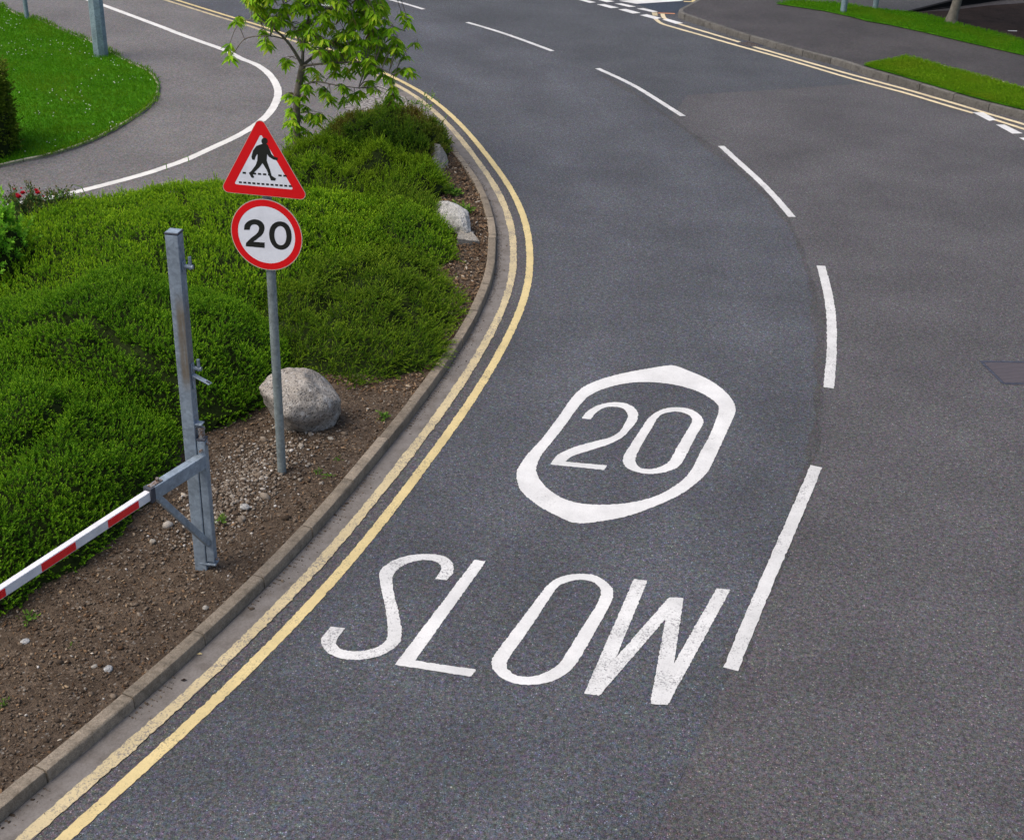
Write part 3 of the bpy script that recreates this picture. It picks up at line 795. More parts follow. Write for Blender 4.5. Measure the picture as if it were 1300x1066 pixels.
# pivot tube
tc = pc + BX * .098 - BY * .012
TT = 1.405
bm = bmesh.new(); add_box(bm, tc + BZ * (.17 + (TT - .17) / 2), BX, BY, BZ, .072, .072, TT - .17, .006); link('pivot_tube', bm_mesh('pivot_tube', bm), M['galv'], t)
bm = bmesh.new(); add_box(bm, tc + BZ * (TT + .01), BX, BY, BZ, .08, .08, .018, .004); link('tube_collar', bm_mesh('tube_collar', bm), M['dark'], t)
bm = bmesh.new(); add_tube(bm, [tc + BZ * (TT + .01), tc + BZ * (TT + .1)], .028, 10); add_tube(bm, [tc + BZ * (TT + .1), tc + BZ * (TT + .118)], .036, 6); link('pivot_pin', bm_mesh('pivot_pin', bm, True, .6), M['bolt'], t)
bm = bmesh.new(); add_box(bm, tc + BZ * (TT + .155) - BX * .03, BX, BY, BZ, .10, .07, .012, .002); link('hinge_plate', bm_mesh('hinge_plate', bm), M['galv'], t)
bm = bmesh.new(); add_box(bm, tc + BZ * .145 - BX * .03, BX, BY, BZ, .15, .09, .014, .002); link('foot_bracket', bm_mesh('foot_bracket', bm), M['galv'], t)
for z, sgn in ((TT - .09, -1), (TT - .03, 1), (.19, 1)):
    bm = bmesh.new(); k = tc + BZ * z + (BX * .036 if sgn > 0 else -BY * .036); d = BX if sgn > 0 else -BY
    add_tube(bm, [k - d * .002, k + d * .02], .016, 6); add_tube(bm, [k + d * .02, k + d * .034], .009, 6); link('bolt', bm_mesh('bolt', bm), M['bolt'], t)
# arm, brace, boom
AZ = 1.205
A0 = np.array([tc[0], tc[1], AZ]); A1 = at(188, 628, AZ); AD = A1 - A0; AD /= np.linalg.norm(AD); AN = np.cross(BZ, AD)
A0b = A0 + AD * .02
la = np.linalg.norm(A1 - A0b)
bm = bmesh.new(); add_box(bm, (A0b + A1) / 2, AD, AN, BZ, la, .08, .125, .005); arm = link('arm', bm_mesh('arm', bm), M['galv'], t)
bm = bmesh.new(); k = A1 - AD * .03 + BZ * .066; add_box(bm, k - AD * .06, AD, AN, BZ, .14, .05, .014, .003); add_tube(bm, [k - AD * .09, k - AD * .09 + BZ * .035], .016, 6); link('clamp', bm_mesh('clamp', bm), M['bolt'], arm)
bm = bmesh.new(); add_box(bm, A1 - AD * .02, AD, AN, BZ, .05, .088, .134, .004); link('arm_collar', bm_mesh('arm_collar', bm), M['dark'], arm)
b0 = A1 - AD * .09 - BZ * .055; b1 = np.array([tc[0], tc[1], .36]) + AD * .03; bd = b1 - b0; bl = np.linalg.norm(bd); bd /= bl
bn = np.cross(bd, AN); bm = bmesh.new(); add_box(bm, (b0 + b1) / 2, bd, AN, bn, bl, .05, .055, .004); link('brace', bm_mesh('brace', bm), M['galv'], t)
BE = at(0, 751, AZ); BD = BE - A1; BD[2] = 0; BD /= np.linalg.norm(BD); BN = np.cross(BZ, BD)
LB = 4.4
BOOM_Z = AZ - .004
B0 = np.array([A1[0], A1[1], BOOM_Z]) - BD * .02
bm = bmesh.new(); add_box(bm, B0 + BD * (LB / 2), BD, BN, BZ, LB, .057, .084, .006); boom = link('boom', bm_mesh('boom', bm), M['boom_white'], t)
sgn = 1.0 if np.dot(BN, [1, 0, 0]) > 0 else -1.0
for s0 in np.arange(.165, LB - .3, .705):
    bm = bmesh.new(); add_box(bm, B0 + BD * (s0 + .176) + BN * sgn * .029 - BZ * .0, BD, BN, BZ, .352, .003, .067); link('red_stripe', bm_mesh('red_stripe', bm), M['boom_red'], boom)
bm = bmesh.new(); add_box(bm, B0 + BD * (LB + .006), BD, BN, BZ, .014, .066, .09, .003); link('end_cap', bm_mesh('end_cap', bm), M['dark'], boom)
p5 = B0 + BD * (LB - .25)   # the rest post that carries the far end lies outside the picture

# ------------------------------------------------------------------ traffic sign
sb0 = np.array([-2.301, 11.724, 0]); YAW = math.radians(-10.66)
SN = np.array([math.sin(YAW), -math.cos(YAW), 0]); ST = np.array([math.cos(YAW), math.sin(YAW), 0])
t = empty('traffic_sign', (sb0[0], sb0[1], .1), 'red bordered walking pedestrian triangle above a 20 speed limit disc on one grey pole', 'road sign')
bm = bmesh.new(); add_tube(bm, [sb0, sb0 + BZ * 3.6], .044, 20); link('pole', bm_mesh('pole', bm, True, .6), M['galv_pole'], t)
bm = bmesh.new(); add_tube(bm, [sb0 + BZ * 3.6, sb0 + BZ * 3.615], [.047, .04], 20); link('pole_cap', bm_mesh('pole_cap', bm, True, .6), M['dark'], t)
fo = sb0 + SN * .062


def plate(name, loop, thick, mat, parent, lift=0.0):
    """solid plate; loop = world points on the sign plane"""
    bm = bmesh.new(); n = Vector(SN)
    a = [bm.verts.new(Vector(p) + n * lift) for p in loop]; b = [bm.verts.new(Vector(p) + n * (lift - thick)) for p in loop]
    bm.faces.new(a); bm.faces.new(b[::-1])
    for k in range(len(a)): bm.faces.new((a[k - 1], a[k], b[k], b[k - 1]))
    return link(name, bm_mesh(name, bm), mat, parent)


def flat(name, loops, lift, mat, parent):
    L = [[np.asarray(p) + SN * lift for p in l] for l in loops]
    me = poly_mesh(name, L)
    bm = bmesh.new(); bm.from_mesh(me)
    for f in bm.faces:
        f.normal_update()
        if f.normal.dot(Vector(SN)) < 0: f.normal_flip()
    bm.to_mesh(me); bm.free()
    return link(name, me, mat, parent)


def sp(pts): return [at_plane(x, y, fo, SN) for x, y in zm(pts, 280, 140, 4.842)]


def round_poly(P, r, n=8):
    out = []
    for k in range(len(P)):
        a, b, c = P[k - 1], P[k], P[(k + 1) % len(P)]
        u = (a - b) / np.linalg.norm(a - b); v = (c - b) / np.linalg.norm(c - b)
        h = math.acos(np.clip(np.dot(u, v), -1, 1)) / 2; d = r / math.tan(h); cen = b + (u + v) / np.linalg.norm(u + v) * r / math.sin(h)
        s0 = b + u * d - cen; s1 = b + v * d - cen
        for q_ in np.linspace(0, 1, n):
            w_ = s0 * (1 - q_) + s1 * q_; out.append(cen + w_ / np.linalg.norm(w_) * r)
    return out


zb, sd_ = 3.05, .868
tri = [fo + BZ * (zb + sd_ * .866), fo + BZ * zb - ST * sd_ / 2, fo + BZ * zb + ST * sd_ / 2]
tp = plate('triangular_plate', round_poly(tri, .05), .004, M['sign_back'], t)
ctr = sum(tri) / 3
sc = lambda P, f: [ctr + (np.asarray(p) - ctr) * f for p in P]
outer = round_poly(sc(tri, .985), .048); inner = round_poly(sc(tri, .655), .012)
flat('rim', [round_poly(tri, .05), outer[::-1]], .0012, M['sign_edge'], tp)
flat('red_border', [outer, inner[::-1]], .0015, M['sign_red'], tp)
flat('white_face', [round_poly(sc(tri, .66), .012)], .0009, M['sign_white'], tp)
head = [(271 + 20 * math.cos(a), 190 + 21 * math.sin(a)) for a in np.linspace(0, 2 * math.pi, 18, endpoint=False)]
body = [(250, 209), (262, 205), (282, 206), (292, 214), (302, 240), (312, 268), (330, 285), (352, 292), (350, 309), (325, 303), (297, 286), (287, 270), (284, 310), (295, 340), (305, 368), (314, 402), (342, 420), (335, 433), (310, 431), (300, 405), (284, 367), (258, 325), (240, 350), (214, 375), (198, 393), (207, 410), (201, 417), (190, 413), (174, 385), (190, 373), (216, 338), (226, 310), (228, 268), (216, 285), (210, 305), (195, 304), (190, 286), (200, 248), (220, 220)]
flat('pedestrian_symbol', [sp(head)], .0021, M['sign_black'], tp)
flat('pedestrian_symbol', [sp(body)], .0024, M['sign_black'], tp)
DA, DB = np.array(sp([(136, 384), (407, 404)])), np.array(sp([(113, 442), (438, 467)]))
dd = []
for (a, b), n in ((DA, 9), (DB, 12)):
    L = b - a
    for k in range(n):
        if n == 9 and k in (1, 6): continue
        c0 = a + L * ((k + .0) / (n - .35)); c1 = a + L * ((k + .66) / (n - .35)); up = BZ * .0085
        dd.append([c0 + up, c1 + up, c1 - up, c0 - up])
for q_ in dd: link('dash', np_mesh('dash', [p + SN * .0021 for p in q_], [[0, 1, 2, 3]]), M['sign_black'], tp)
zc, rc = 2.674, .347
cc = fo + BZ * zc
ring_ = lambda r, n=56: [cc + ST * r * math.cos(a) + BZ * r * math.sin(a) for a in np.linspace(0, 2 * math.pi, n, endpoint=False)]
rp = plate('round_plate', ring_(rc), .004, M['sign_back'], t)
flat('rim', [ring_(rc), ring_(rc * .98)[::-1]], .0012, M['sign_edge'], rp)
flat('red_border', [ring_(rc * .98), ring_(rc * .80)[::-1]], .0015, M['sign_red'], rp)
flat('white_face', [ring_(rc * .81)], .0009, M['sign_white'], rp)
d2a = [(145, 735), (150, 702), (175, 679), (210, 670), (245, 679), (267, 704), (270, 735), (256, 765), (228, 789), (202, 808)]
d2b = [(272, 813), (271, 846), (155, 836), (157, 815)]
d2c = [(157, 815), (186, 786), (218, 762), (234, 740), (236, 718), (222, 704), (202, 702), (186, 712), (179, 735)]
cat2 = lambda P: [tuple(p) for p in catmull([np.array(p) for p in P], 4)]
flat('digit_two', [sp(cat2(d2a) + d2b[:3] + cat2(d2c))], .0021, M['sign_black'], rp)
z_o = [(299, 765), (305, 725), (327, 695), (362, 683), (400, 692), (426, 722), (437, 768), (431, 815), (408, 846), (375, 857), (338, 846), (310, 812)]
z_i = [(331, 768), (336, 737), (350, 718), (368, 712), (388, 721), (401, 745), (405, 776), (400, 805), (388, 824), (370, 829), (350, 821), (337, 799)]
cl2 = lambda P: [tuple(p) for p in catmull([np.array(p) for p in P], 5, True)]
flat('digit_zero', [sp(cl2(z_o)), sp(cl2(z_i))[::-1]], .0021, M['sign_black'], rp)
for z in (zc + .15, zc - .15, zb + .12, zb + .42):
    bm = bmesh.new(); add_box(bm, sb0 + SN * .046 + BZ * z, ST, SN, BZ, .30 if z < zb + .3 else .16, .022, .035, .003)
    add_tube(bm, [sb0 + BZ * (z - .015), sb0 + BZ * (z + .015)], .049, 16)
    link('clamp', bm_mesh('clamp', bm, True, .6), M['galv'], t)

# ------------------------------------------------------------------ poles and lamp column
lb = at(128.5, 71, .05)
t = empty('lamp_column', (lb[0], lb[1], .05), 'thick blue grey lamp column standing on the lawn edge by the footpath', 'lamp post')
bm = bmesh.new(); add_tube(bm, [(lb[0], lb[1], .04), (lb[0], lb[1], 1.9), (lb[0], lb[1], 2.0), (lb[0], lb[1], 8)], [.165, .16, .11, .075], 8); link('column', bm_mesh('column', bm, True, .5), M['galv_lamp'], t)
bm = bmesh.new(); add_box(bm, lb * [1, 1, 0] + np.array([.45, 0, 8.03]), (1, 0, 0), (0, 1, 0), (0, 0, 1), 1.0, .26, .13, .04); link('lantern', bm_mesh('lantern', bm), M['sign_back'], t)
for (px_, py_, z0, r, h, lab) in ((34.5, 24, .05, .055, 2.6, 'thin dark grey post at the upper lawn edge'), (1070.5, 16, PZ + .02, .085, 3.2, 'thicker blue grey post on the far grass, left of the pair'), (1111, 11.5, PZ + .02, .075, 3.2, 'slimmer pale post on the far grass, behind the thicker one')):
    b = at(px_, py_, z0)
    t = empty('metal_post', (b[0], b[1], z0), lab, 'post')
    bm = bmesh.new(); add_tube(bm, [(b[0], b[1], z0 - .02), (b[0], b[1], h)], r, 12); link('pole', bm_mesh('pole', bm, True, .6), M['galv_lamp'], t)
    bm = bmesh.new(); add_tube(bm, [(b[0], b[1], h), (b[0], b[1], h + .02)], [r * 1.08, r * .8], 12); link('cap', bm_mesh('cap', bm, True, .6), M['dark'], t)

# low kerb along the car park, black imitating deep shade on its face
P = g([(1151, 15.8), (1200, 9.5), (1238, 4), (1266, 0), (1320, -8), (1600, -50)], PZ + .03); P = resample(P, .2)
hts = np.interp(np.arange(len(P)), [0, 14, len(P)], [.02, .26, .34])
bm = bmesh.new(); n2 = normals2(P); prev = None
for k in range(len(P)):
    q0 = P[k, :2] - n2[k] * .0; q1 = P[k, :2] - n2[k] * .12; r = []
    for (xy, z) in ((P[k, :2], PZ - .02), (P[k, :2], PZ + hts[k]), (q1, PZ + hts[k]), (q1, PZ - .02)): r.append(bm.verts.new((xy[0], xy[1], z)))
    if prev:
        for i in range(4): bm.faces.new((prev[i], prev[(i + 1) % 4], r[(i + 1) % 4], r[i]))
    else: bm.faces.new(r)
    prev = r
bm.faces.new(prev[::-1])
tag(link('shade_black_kerb', bm_mesh('shade_black_kerb', bm), M['black']), 'low kerb wall with deep shade painted on as black, behind the far grass', 'wall')
a = at(1285, 40, PZ + .012)
tag(link('paper_scrap', poly_mesh('paper_scrap', [[a + np.array(v) for v in ((-.12, .01, 0.004), (.1, -.04, .012), (.13, 0, .02), (-.08, .05, .006))]]), M['litter']), 'small white scrap of litter on the dark ground behind the far grass', 'litter')

# ------------------------------------------------------------------ stones
def boulder(name, c, size, rot, mat, seed, rough=.22, flatten=None, cuts=6):
    bm = bmesh.new(); bmesh.ops.create_icosphere(bm, subdivisions=5, radius=1)
    rr = random.Random(seed)
    planes = [(Vector((rr.gauss(0, 1), rr.gauss(0, 1), rr.gauss(0, .8))).normalized(), rr.uniform(.72, .92)) for _ in range(cuts)]
    if flatten: planes += flatten
    o = Vector((seed * 3.1, seed * 1.7, 0))
    for v in bm.verts:
        p = v.co.copy()
        for n, d in planes:
            e = p.dot(n) - d
            if e > 0: p -= n * e * .76
        f = 1 + rough * noise.fractal(p * 1.3 + o, 1.0, 2.0, 4) * .5 + .03 * noise.noise(p * 7 + o)
        v.co = p * f
    bmesh.ops.scale(bm, vec=size, verts=bm.verts)
    bmesh.ops.rotate(bm, cent=(0, 0, 0), matrix=Matrix.Rotation(rot[2], 3, 'Z') @ Matrix.Rotation(rot[1], 3, 'Y') @ Matrix.Rotation(rot[0], 3, 'X'), verts=bm.verts)
    bmesh.ops.translate(bm, vec=Vector([float(k) for k in c]), verts=bm.verts)
    return link(name, bm_mesh(name, bm, True), mat)


bc = at(380, 512, .36)
tag(boulder('granite_boulder', bc, (.44, .38, .37), (.1, .30, .15), M['granite'], 4, rough=.26, cuts=3, flatten=[(Vector((-.75, -.5, -.5)).normalized(), .62), (Vector((.5, .1, .85)).normalized(), .82), (Vector((-.6, -.2, .75)).normalized(), .80), (Vector((.5, -.85, -.1)).normalized(), .8)]), 'large speckled grey granite boulder behind the sign pole', 'boulder')
pa, pb = at(556, 250, .34), at(596, 299, .12)
tag(boulder('pale_boulder', (pa + pb) / 2 - np.array([.02, 0, .06]), (.19, .6 * np.linalg.norm(pb - pa), .25), (-.14, .0, math.atan2(-(pb - pa)[0], (pb - pa)[1]) + math.pi), M['pale_rock'], 9, rough=.15), 'long whitish boulder on the mulch beside the dark feathery shrub', 'boulder')
tag(boulder('pale_boulder', at(555, 203, .10), (.2, .56, .24), (0, 0, math.radians(5)), M['flat_rock'], 12), 'smaller pale boulder tucked against the shrub near the kerb, farther up', 'boulder')
w0 = [at(586, 303, .22), at(609, 306, .12), at(597, 292, .2), at(584, 296, .2)]
bm = bmesh.new()
top = [bm.verts.new(Vector(p)) for p in (at(580, 303, .19), at(609, 306.5, .115), at(600, 295, .19), at(584, 292, .21))]
bot = [bm.verts.new(Vector((v.co.x, v.co.y, .06))) for v in top]
bm.faces.new(top); bm.faces.new(bot[::-1])
for k in range(4): bm.faces.new((top[k - 1], top[k], bot[k], bot[k - 1]))
bmesh.ops.subdivide_edges(bm, edges=bm.edges[:], cuts=4, use_grid_fill=True)
for v in bm.verts: v.co += Vector((noise.noise(v.co * 9), noise.noise(v.co * 9 + Vector((5, 0, 0))), noise.noise(v.co * 9 + Vector((0, 7, 0))))) * .012
tag(link('flat_stone', bm_mesh('flat_stone', bm, False), M['flat_rock']), 'flat wedge of pale stone at the foot of the long whitish boulder', 'stone')


def scatter_stones(name, P, size, mat, flat=(.5, .9), elong=1.5, kind='stuff', seed=1):
    rng = np.random.default_rng(seed)
    bm = bmesh.new(); bmesh.ops.create_icosphere(bm, subdivisions=1, radius=1)
    bm.verts.ensure_lookup_table(); T = np.array([v.co[:] for v in bm.verts]); Fa = np.array([[v.index for v in f.verts] for f in bm.faces]); bm.free()
    bm = bmesh.new(); bmesh.ops.create_icosphere(bm, subdivisions=1, radius=1); bm.free()
    n = len(P); k = len(T)
    V = T[None] * (1 + rng.normal(0, .13, (n, k, 1)))
    sc_ = np.stack([size * rng.uniform(.8, elong, n), size * rng.uniform(.6, 1, n), size * rng.uniform(*flat, n)], 1)
    V = V * sc_[:, None, :]
    a = rng.uniform(0, 6.28, n); ti = rng.normal(0, .35, n)
    ct, st_ = np.cos(ti), np.sin(ti); x = V[..., 0] * ct[:, None] + V[..., 2] * st_[:, None]; z = -V[..., 0] * st_[:, None] + V[..., 2] * ct[:, None]
    ca, sa = np.cos(a)[:, None], np.sin(a)[:, None]
    W = np.stack([x * ca - V[..., 1] * sa, x * sa + V[..., 1] * ca, z], -1) + P[:, None, :]
    Fq = (Fa[None] + (np.arange(n) * k)[:, None, None]).reshape(-1, 3)
    return tag(link(name, np_mesh(name, W.reshape(-1, 3), Fq), mat), kind=kind)


# ------------------------------------------------------------------ shrubs as height fields of small shoots
_gridn = np.random.default_rng(5).random((64, 64))


def vnoise(x, y):
    xi = np.floor(x).astype(int); yi = np.floor(y).astype(int); fx = x - xi; fy = y - yi
    fx = fx * fx * (3 - 2 * fx); fy = fy * fy * (3 - 2 * fy); G_ = _gridn
    a = G_[xi % 64, yi % 64]; b = G_[(xi + 1) % 64, yi % 64]; c_ = G_[xi % 64, (yi + 1) % 64]; d = G_[(xi + 1) % 64, (yi + 1) % 64]
    return (a * (1 - fx) + b * fx) * (1 - fy) + (c_ * (1 - fx) + d * fx) * fy


class Dome:
    def __init__(s, cx, cy, rx, ry, ang, h, p=2.6, q=.5, bump=.12, bscale=1.6, base=.1, wob=.10, cr=.3):
        s.wob = wob; s.cr = cr
        s.c = (cx, cy); s.r = (rx, ry); s.a = math.radians(ang); s.h = h; s.p = p; s.q = q; s.bump = bump; s.bs = bscale; s.base = base

    def d(s, x, y):
        ca, sa = math.cos(s.a), math.sin(s.a); u = (x - s.c[0]) * ca + (y - s.c[1]) * sa; v = -(x - s.c[0]) * sa + (y - s.c[1]) * ca
        d = np.sqrt((u / s.r[0]) ** 2 + (v / s.r[1]) ** 2)
        th = np.arctan2(v, u)
        return d * (1 + s.wob * (vnoise(th * 2.2 + s.c[0] * 3 + 40, th * 0 + s.c[1] * 5 + 40) - .5) + .6 * s.wob * (vnoise(x * 2.3 + 90, y * 2.3 + 90) - .5))

    def z(s, x, y):
        d = s.d(x, y); f = np.clip(1 - d ** s.p, 0, None) ** s.q
        b = (vnoise(x * s.bs + 30, y * s.bs + 30) - .5) * 2 * s.bump + (vnoise(x * s.bs * 2.7 + 70, y * s.bs * 2.7 + 70) - .5) * s.bump
        cr = np.abs(vnoise(x * s.bs * .8 + 15, y * s.bs * .8 + 55) - .5) * 2
        b = b - s.cr * np.clip(1 - cr / .22, 0, 1) ** 1.5 * min(1, s.bump * 8)          # creases between the lobes
        return np.where(d < 1, s.base + s.h * f * (1 + b), -1.0)


def shoots(P, D, L, nl, ll, lw, cone=.9, rng=None, droop=0.0, curl=0.0):
    """P,D (n,3): shoot bases and unit directions; nl leaves of length ll, width lw along each"""
    rng = rng or RNG; n = len(P)
    t = np.linspace(.18, 1, nl)[None, :, None]
    ref = np.where(np.abs(D[:, 2:3]) > .9, np.array([[1., 0, 0]]), np.array([[0, 0, 1.]]))
    U = np.cross(D, ref); U /= np.linalg.norm(U, axis=1)[:, None]; W = np.cross(D, U)
    ph = (rng.uniform(0, 6.28, (n, 1)) + np.arange(nl)[None] * 2.4 + rng.normal(0, .3, (n, nl)))[..., None]
    rad = U[:, None] * np.cos(ph) + W[:, None] * np.sin(ph)
    c_ = cone * (1 - .55 * t) + rng.normal(0, .12, (n, nl, 1))
    ld = D[:, None] * np.cos(c_) + rad * np.sin(c_)
    LL = L[:, None, None] if np.ndim(L) else L
    B = P[:, None] + D[:, None] * (t * LL); B = B + np.array([0, 0, -1.]) * (droop * t * t * LL)
    sz = (ll * (1 - .25 * t) * rng.uniform(.75, 1.25, (n, nl, 1)))
    side = np.cross(ld, D[:, None] + 1e-3); side /= np.linalg.norm(side, axis=2)[..., None] + 1e-9
    nr = np.cross(side, ld)
    m1 = B + ld * sz * .5 + nr * sz * .08
    tip = B + ld * sz + np.array([0, 0, -1.]) * curl * sz
    ws = lw / ll * sz * .5
    Q = np.stack([B, m1 + side * ws, tip, m1 - side * ws], 2)
    tipv = np.broadcast_to(t, (n, nl, 1)).repeat(4, 2)
    return Q.reshape(-1, 3), tipv.reshape(-1)


def quads(V): return np.arange(len(V)).reshape(-1, 4)


SHRUBS = []


def view_cull(P, m=60):
    v = P - CAMP; w_ = v @ _F
    x = PX + FPX * (v @ CAMX) / w_; y = PY - FPX * (v @ CAMY) / w_
    return (x > -m - 120) & (x < 1300 + m) & (y > -m - 60) & (y < 1066 + m + 60)


def shrub(name, dome, label, cat, mat, dens, L, nl, ll, lw, group=None, up=.5, spread=.5, cone=.9, seed=1, lean=None, depth=.12, twig_drop=.16, sides=0):
    rng = np.random.default_rng(seed)
    R_ = max(dome.r) * 1.1; N = int(dens * 4 * R_ * R_ * 1.0)
    x = dome.c[0] + rng.uniform(-R_, R_, N * 2); y = dome.c[1] + rng.uniform(-R_, R_, N * 2)
    z = dome.z(x, y); k = z > dome.base + .0; x, y, z = x[k], y[k], z[k]
    e = .03
    gx = (dome.z(x + e, y) - dome.z(x - e, y)) / (2 * e); gy = (dome.z(x, y + e) - dome.z(x, y - e)) / (2 * e)
    gx = np.clip(gx, -6, 6); gy = np.clip(gy, -6, 6)
    sl = np.sqrt(1 + gx ** 2 + gy ** 2)
    keep = rng.random(len(x)) < np.clip(.5 * sl, 0, 1.0)         # more shoots where the side is steep
    x, y, z, gx, gy, sl = [a[keep] for a in (x, y, z, gx, gy, sl)]
    # spread points down the steep rim
    z = z - rng.random(len(z)) ** 1.5 * np.where(sl > 2.2, .25, 0) * np.minimum(1, (z - dome.base) / .3)
    n = np.stack([-gx, -gy, np.ones_like(gx)], 1); n /= np.linalg.norm(n, axis=1)[:, None]
    if sides:                                                   # upright flanks
        a = rng.uniform(0, 6.283, sides); ca, sa = math.cos(dome.a), math.sin(dome.a); u = np.cos(a) * dome.r[0] * .985; v_ = np.sin(a) * dome.r[1] * .985
        f = rng.uniform(.86, 1.0, sides)
        xs = dome.c[0] + (u * ca - v_ * sa) * f; ys = dome.c[1] + (u * sa + v_ * ca) * f
        zs = dome.base + rng.random(sides) * dome.h * (.92 + .08 * vnoise(xs * 3, ys * 3))
        bul = 1 + .10 * (vnoise(a * 4 + 9, zs * 2.5 + 3) - .5); xs = dome.c[0] + (xs - dome.c[0]) * bul; ys = dome.c[1] + (ys - dome.c[1]) * bul
        nr_ = np.stack([np.cos(a) * ca - np.sin(a) * sa, np.cos(a) * sa + np.sin(a) * ca, np.zeros(sides) + .1], 1)
        x, y, z, n = np.r_[x, xs], np.r_[y, ys], np.r_[z, zs], np.r_[n, nr_]
    for o in SHRUBS:                                            # leave out what a neighbouring shrub covers
        oz = o.z(x, y); k = z > oz - .06
        x, y, z, n = x[k], y[k], z[k], n[k]
    P = np.stack([x, y, z], 1) - n * (rng.random((len(x), 1)) * depth + L * .55)
    D = n + np.array([0, 0, up]) + rng.normal(0, spread, n.shape)
    if lean is not None: D = D + np.asarray(lean)
    D /= np.linalg.norm(D, axis=1)[:, None]
    k = view_cull(P); P, D = P[k], D[k]
    V, tp_ = shoots(P, D, L * rng.uniform(.7, 1.3, len(P)), nl, ll, lw, cone, rng)
    k = rng.random(len(P)) < .035                                  # stray shoots that outgrow the rest
    D2 = D[k] + rng.normal(0, .35, (k.sum(), 3)) + np.array([0, 0, .4]); D2 /= np.linalg.norm(D2, axis=1)[:, None]
    V2, tp2 = shoots(P[k] + D2 * L * .5, D2, L * rng.uniform(1.2, 2.2, k.sum()), nl + 3, ll * 1.15, lw, cone * .8, rng)
    V = np.r_[V, V2]; tp_ = np.r_[tp_, tp2]
    t = empty(name, (dome.c[0], dome.c[1], dome.base), label, cat, group)
    link('foliage', np_mesh('foliage', V, quads(V), False, {'tip': tp_}), mat, t)
    # twiggy body under the leaves
    nr, na = 22, 64; VV = []
    for i in range(nr + 1):
        rr_ = (i / nr) ** .7 * .985
        for j_ in range(na):
            a = 2 * math.pi * j_ / na; ca, sa = math.cos(dome.a), math.sin(dome.a); u = dome.r[0] * rr_ * math.cos(a); v_ = dome.r[1] * rr_ * math.sin(a)
            VV.append((dome.c[0] + u * ca - v_ * sa, dome.c[1] + u * sa + v_ * ca))
    VV = np.array(VV); zz = dome.z(VV[:, 0], VV[:, 1]) - twig_drop; zz = np.maximum(zz, dome.base - .08)
    ins = dome.d(VV[:, 0], VV[:, 1]) < .97; zz = np.where(ins, zz, dome.base - .09)
    VV = np.c_[VV, zz]
    Fq = [(i * na + j_, i * na + (j_ + 1) % na, (i + 1) * na + (j_ + 1) % na, (i + 1) * na + j_) for i in range(nr) for j_ in range(na)]
    link('twigs', np_mesh('twigs', VV, Fq, True), M['twig'], t)
    SHRUBS.append(dome)
    return len(P)


cg = 'clipped shrubs massed in the bed behind the barrier'
FINE = dict(L=.07, nl=11, ll=.027, lw=.0125)
cnt = {}
cnt['S1'] = shrub('clipped_shrub', Dome(-5.5, 11.4, 2.15, 2.75, 0, .92, 2.4, .55, .15, 1.3, cr=.22), 'dark green clipped shrub filling the corner behind the barrier boom', 'shrub', M['leaf_clipped'], 1150, group=cg, seed=1, **FINE)
cnt['S2'] = shrub('clipped_shrub', Dome(-4.55, 13.75, 2.0, 1.75, 8, 1.06, 2.4, .58, .14, 1.3, cr=.2), 'rounded green clipped shrub behind the barrier post and left of the sign pole', 'shrub', M['leaf_clipped'], 1150, group=cg, seed=2, **FINE)
cnt['S3'] = shrub('clipped_shrub', Dome(-4.65, 17.75, 3.3, 2.5, 36, .60, 2.3, .5, .17, 1.2, cr=.32), 'yellow green clipped shrub along the white path line, behind the others', 'shrub', M['leaf_clipped_light'], 680, group=cg, seed=3, L=.08, nl=10, ll=.034, lw=.016)
cnt['S4'] = shrub('juniper_shrub', Dome(-1.92, 15.85, 1.36, 2.1, 4, .42, 2.0, .5, .32, 2.4, wob=.25), 'low dark olive spreading juniper behind the granite boulder along the kerb', 'shrub', M['leaf_juniper'], 620, L=.17, nl=20, ll=.030, lw=.011, seed=4, up=.1, spread=.55, cone=.55, lean=(.35, -.45, 0), depth=.15)
cnt['S5'] = shrub('ground_cover_shrub', Dome(-2.5, 18.3, 1.75, 1.9, 0, .46, 2.2, .5, .26, 1.8, wob=.22), 'bright green low shrub right of the sign discs, in the middle of the bed', 'shrub', M['leaf_cover'], 600, L=.09, nl=10, ll=.036, lw=.016, seed=5, up=.3)
cnt['S6'] = shrub('feathery_shrub', Dome(-1.78, 19.35, .66, 1.1, 10, .42, 2.2, .5, .25, 2.5), 'dark feathery juniper spilling over the long whitish boulder', 'shrub', M['leaf_juniper'], 700, L=.15, nl=14, ll=.034, lw=.010, seed=6, up=.1, spread=.7, cone=.55, lean=(.5, -.2, 0))
cnt['S7'] = shrub('spiky_shrub', Dome(-2.75, 21.0, 1.6, 1.45, 0, .68, 2.2, .5, .32, 2.2, wob=.25), 'fine leaved mid green shrub beside the base of the young tree', 'shrub', M['leaf_cover'], 560, L=.13, nl=12, ll=.038, lw=.013, seed=7, up=.5, cone=.6)
cnt['S8'] = shrub('cotoneaster_shrub', Dome(-2.4, 23.35, 1.16, 1.7, 8, .52, 2.2, .5, .32, 2.6, wob=.25), 'mottled green and reddish low shrub at the far tip of the bed', 'shrub', M['leaf_cotoneaster'], 560, L=.11, nl=10, ll=.036, lw=.02, seed=8, up=.3)
cnt['S9'] = shrub('tall_hedge', Dome(-9.62, 22.4, .95, .95, 0, 1.5, 7, .4, .10, 3.5, base=.05), 'tall dark clipped hedge end standing on the lawn corner', 'hedge', M['leaf_hedge'], 1200, L=.12, nl=9, ll=.06, lw=.035, seed=9, up=.25, sides=5200, twig_drop=.12)
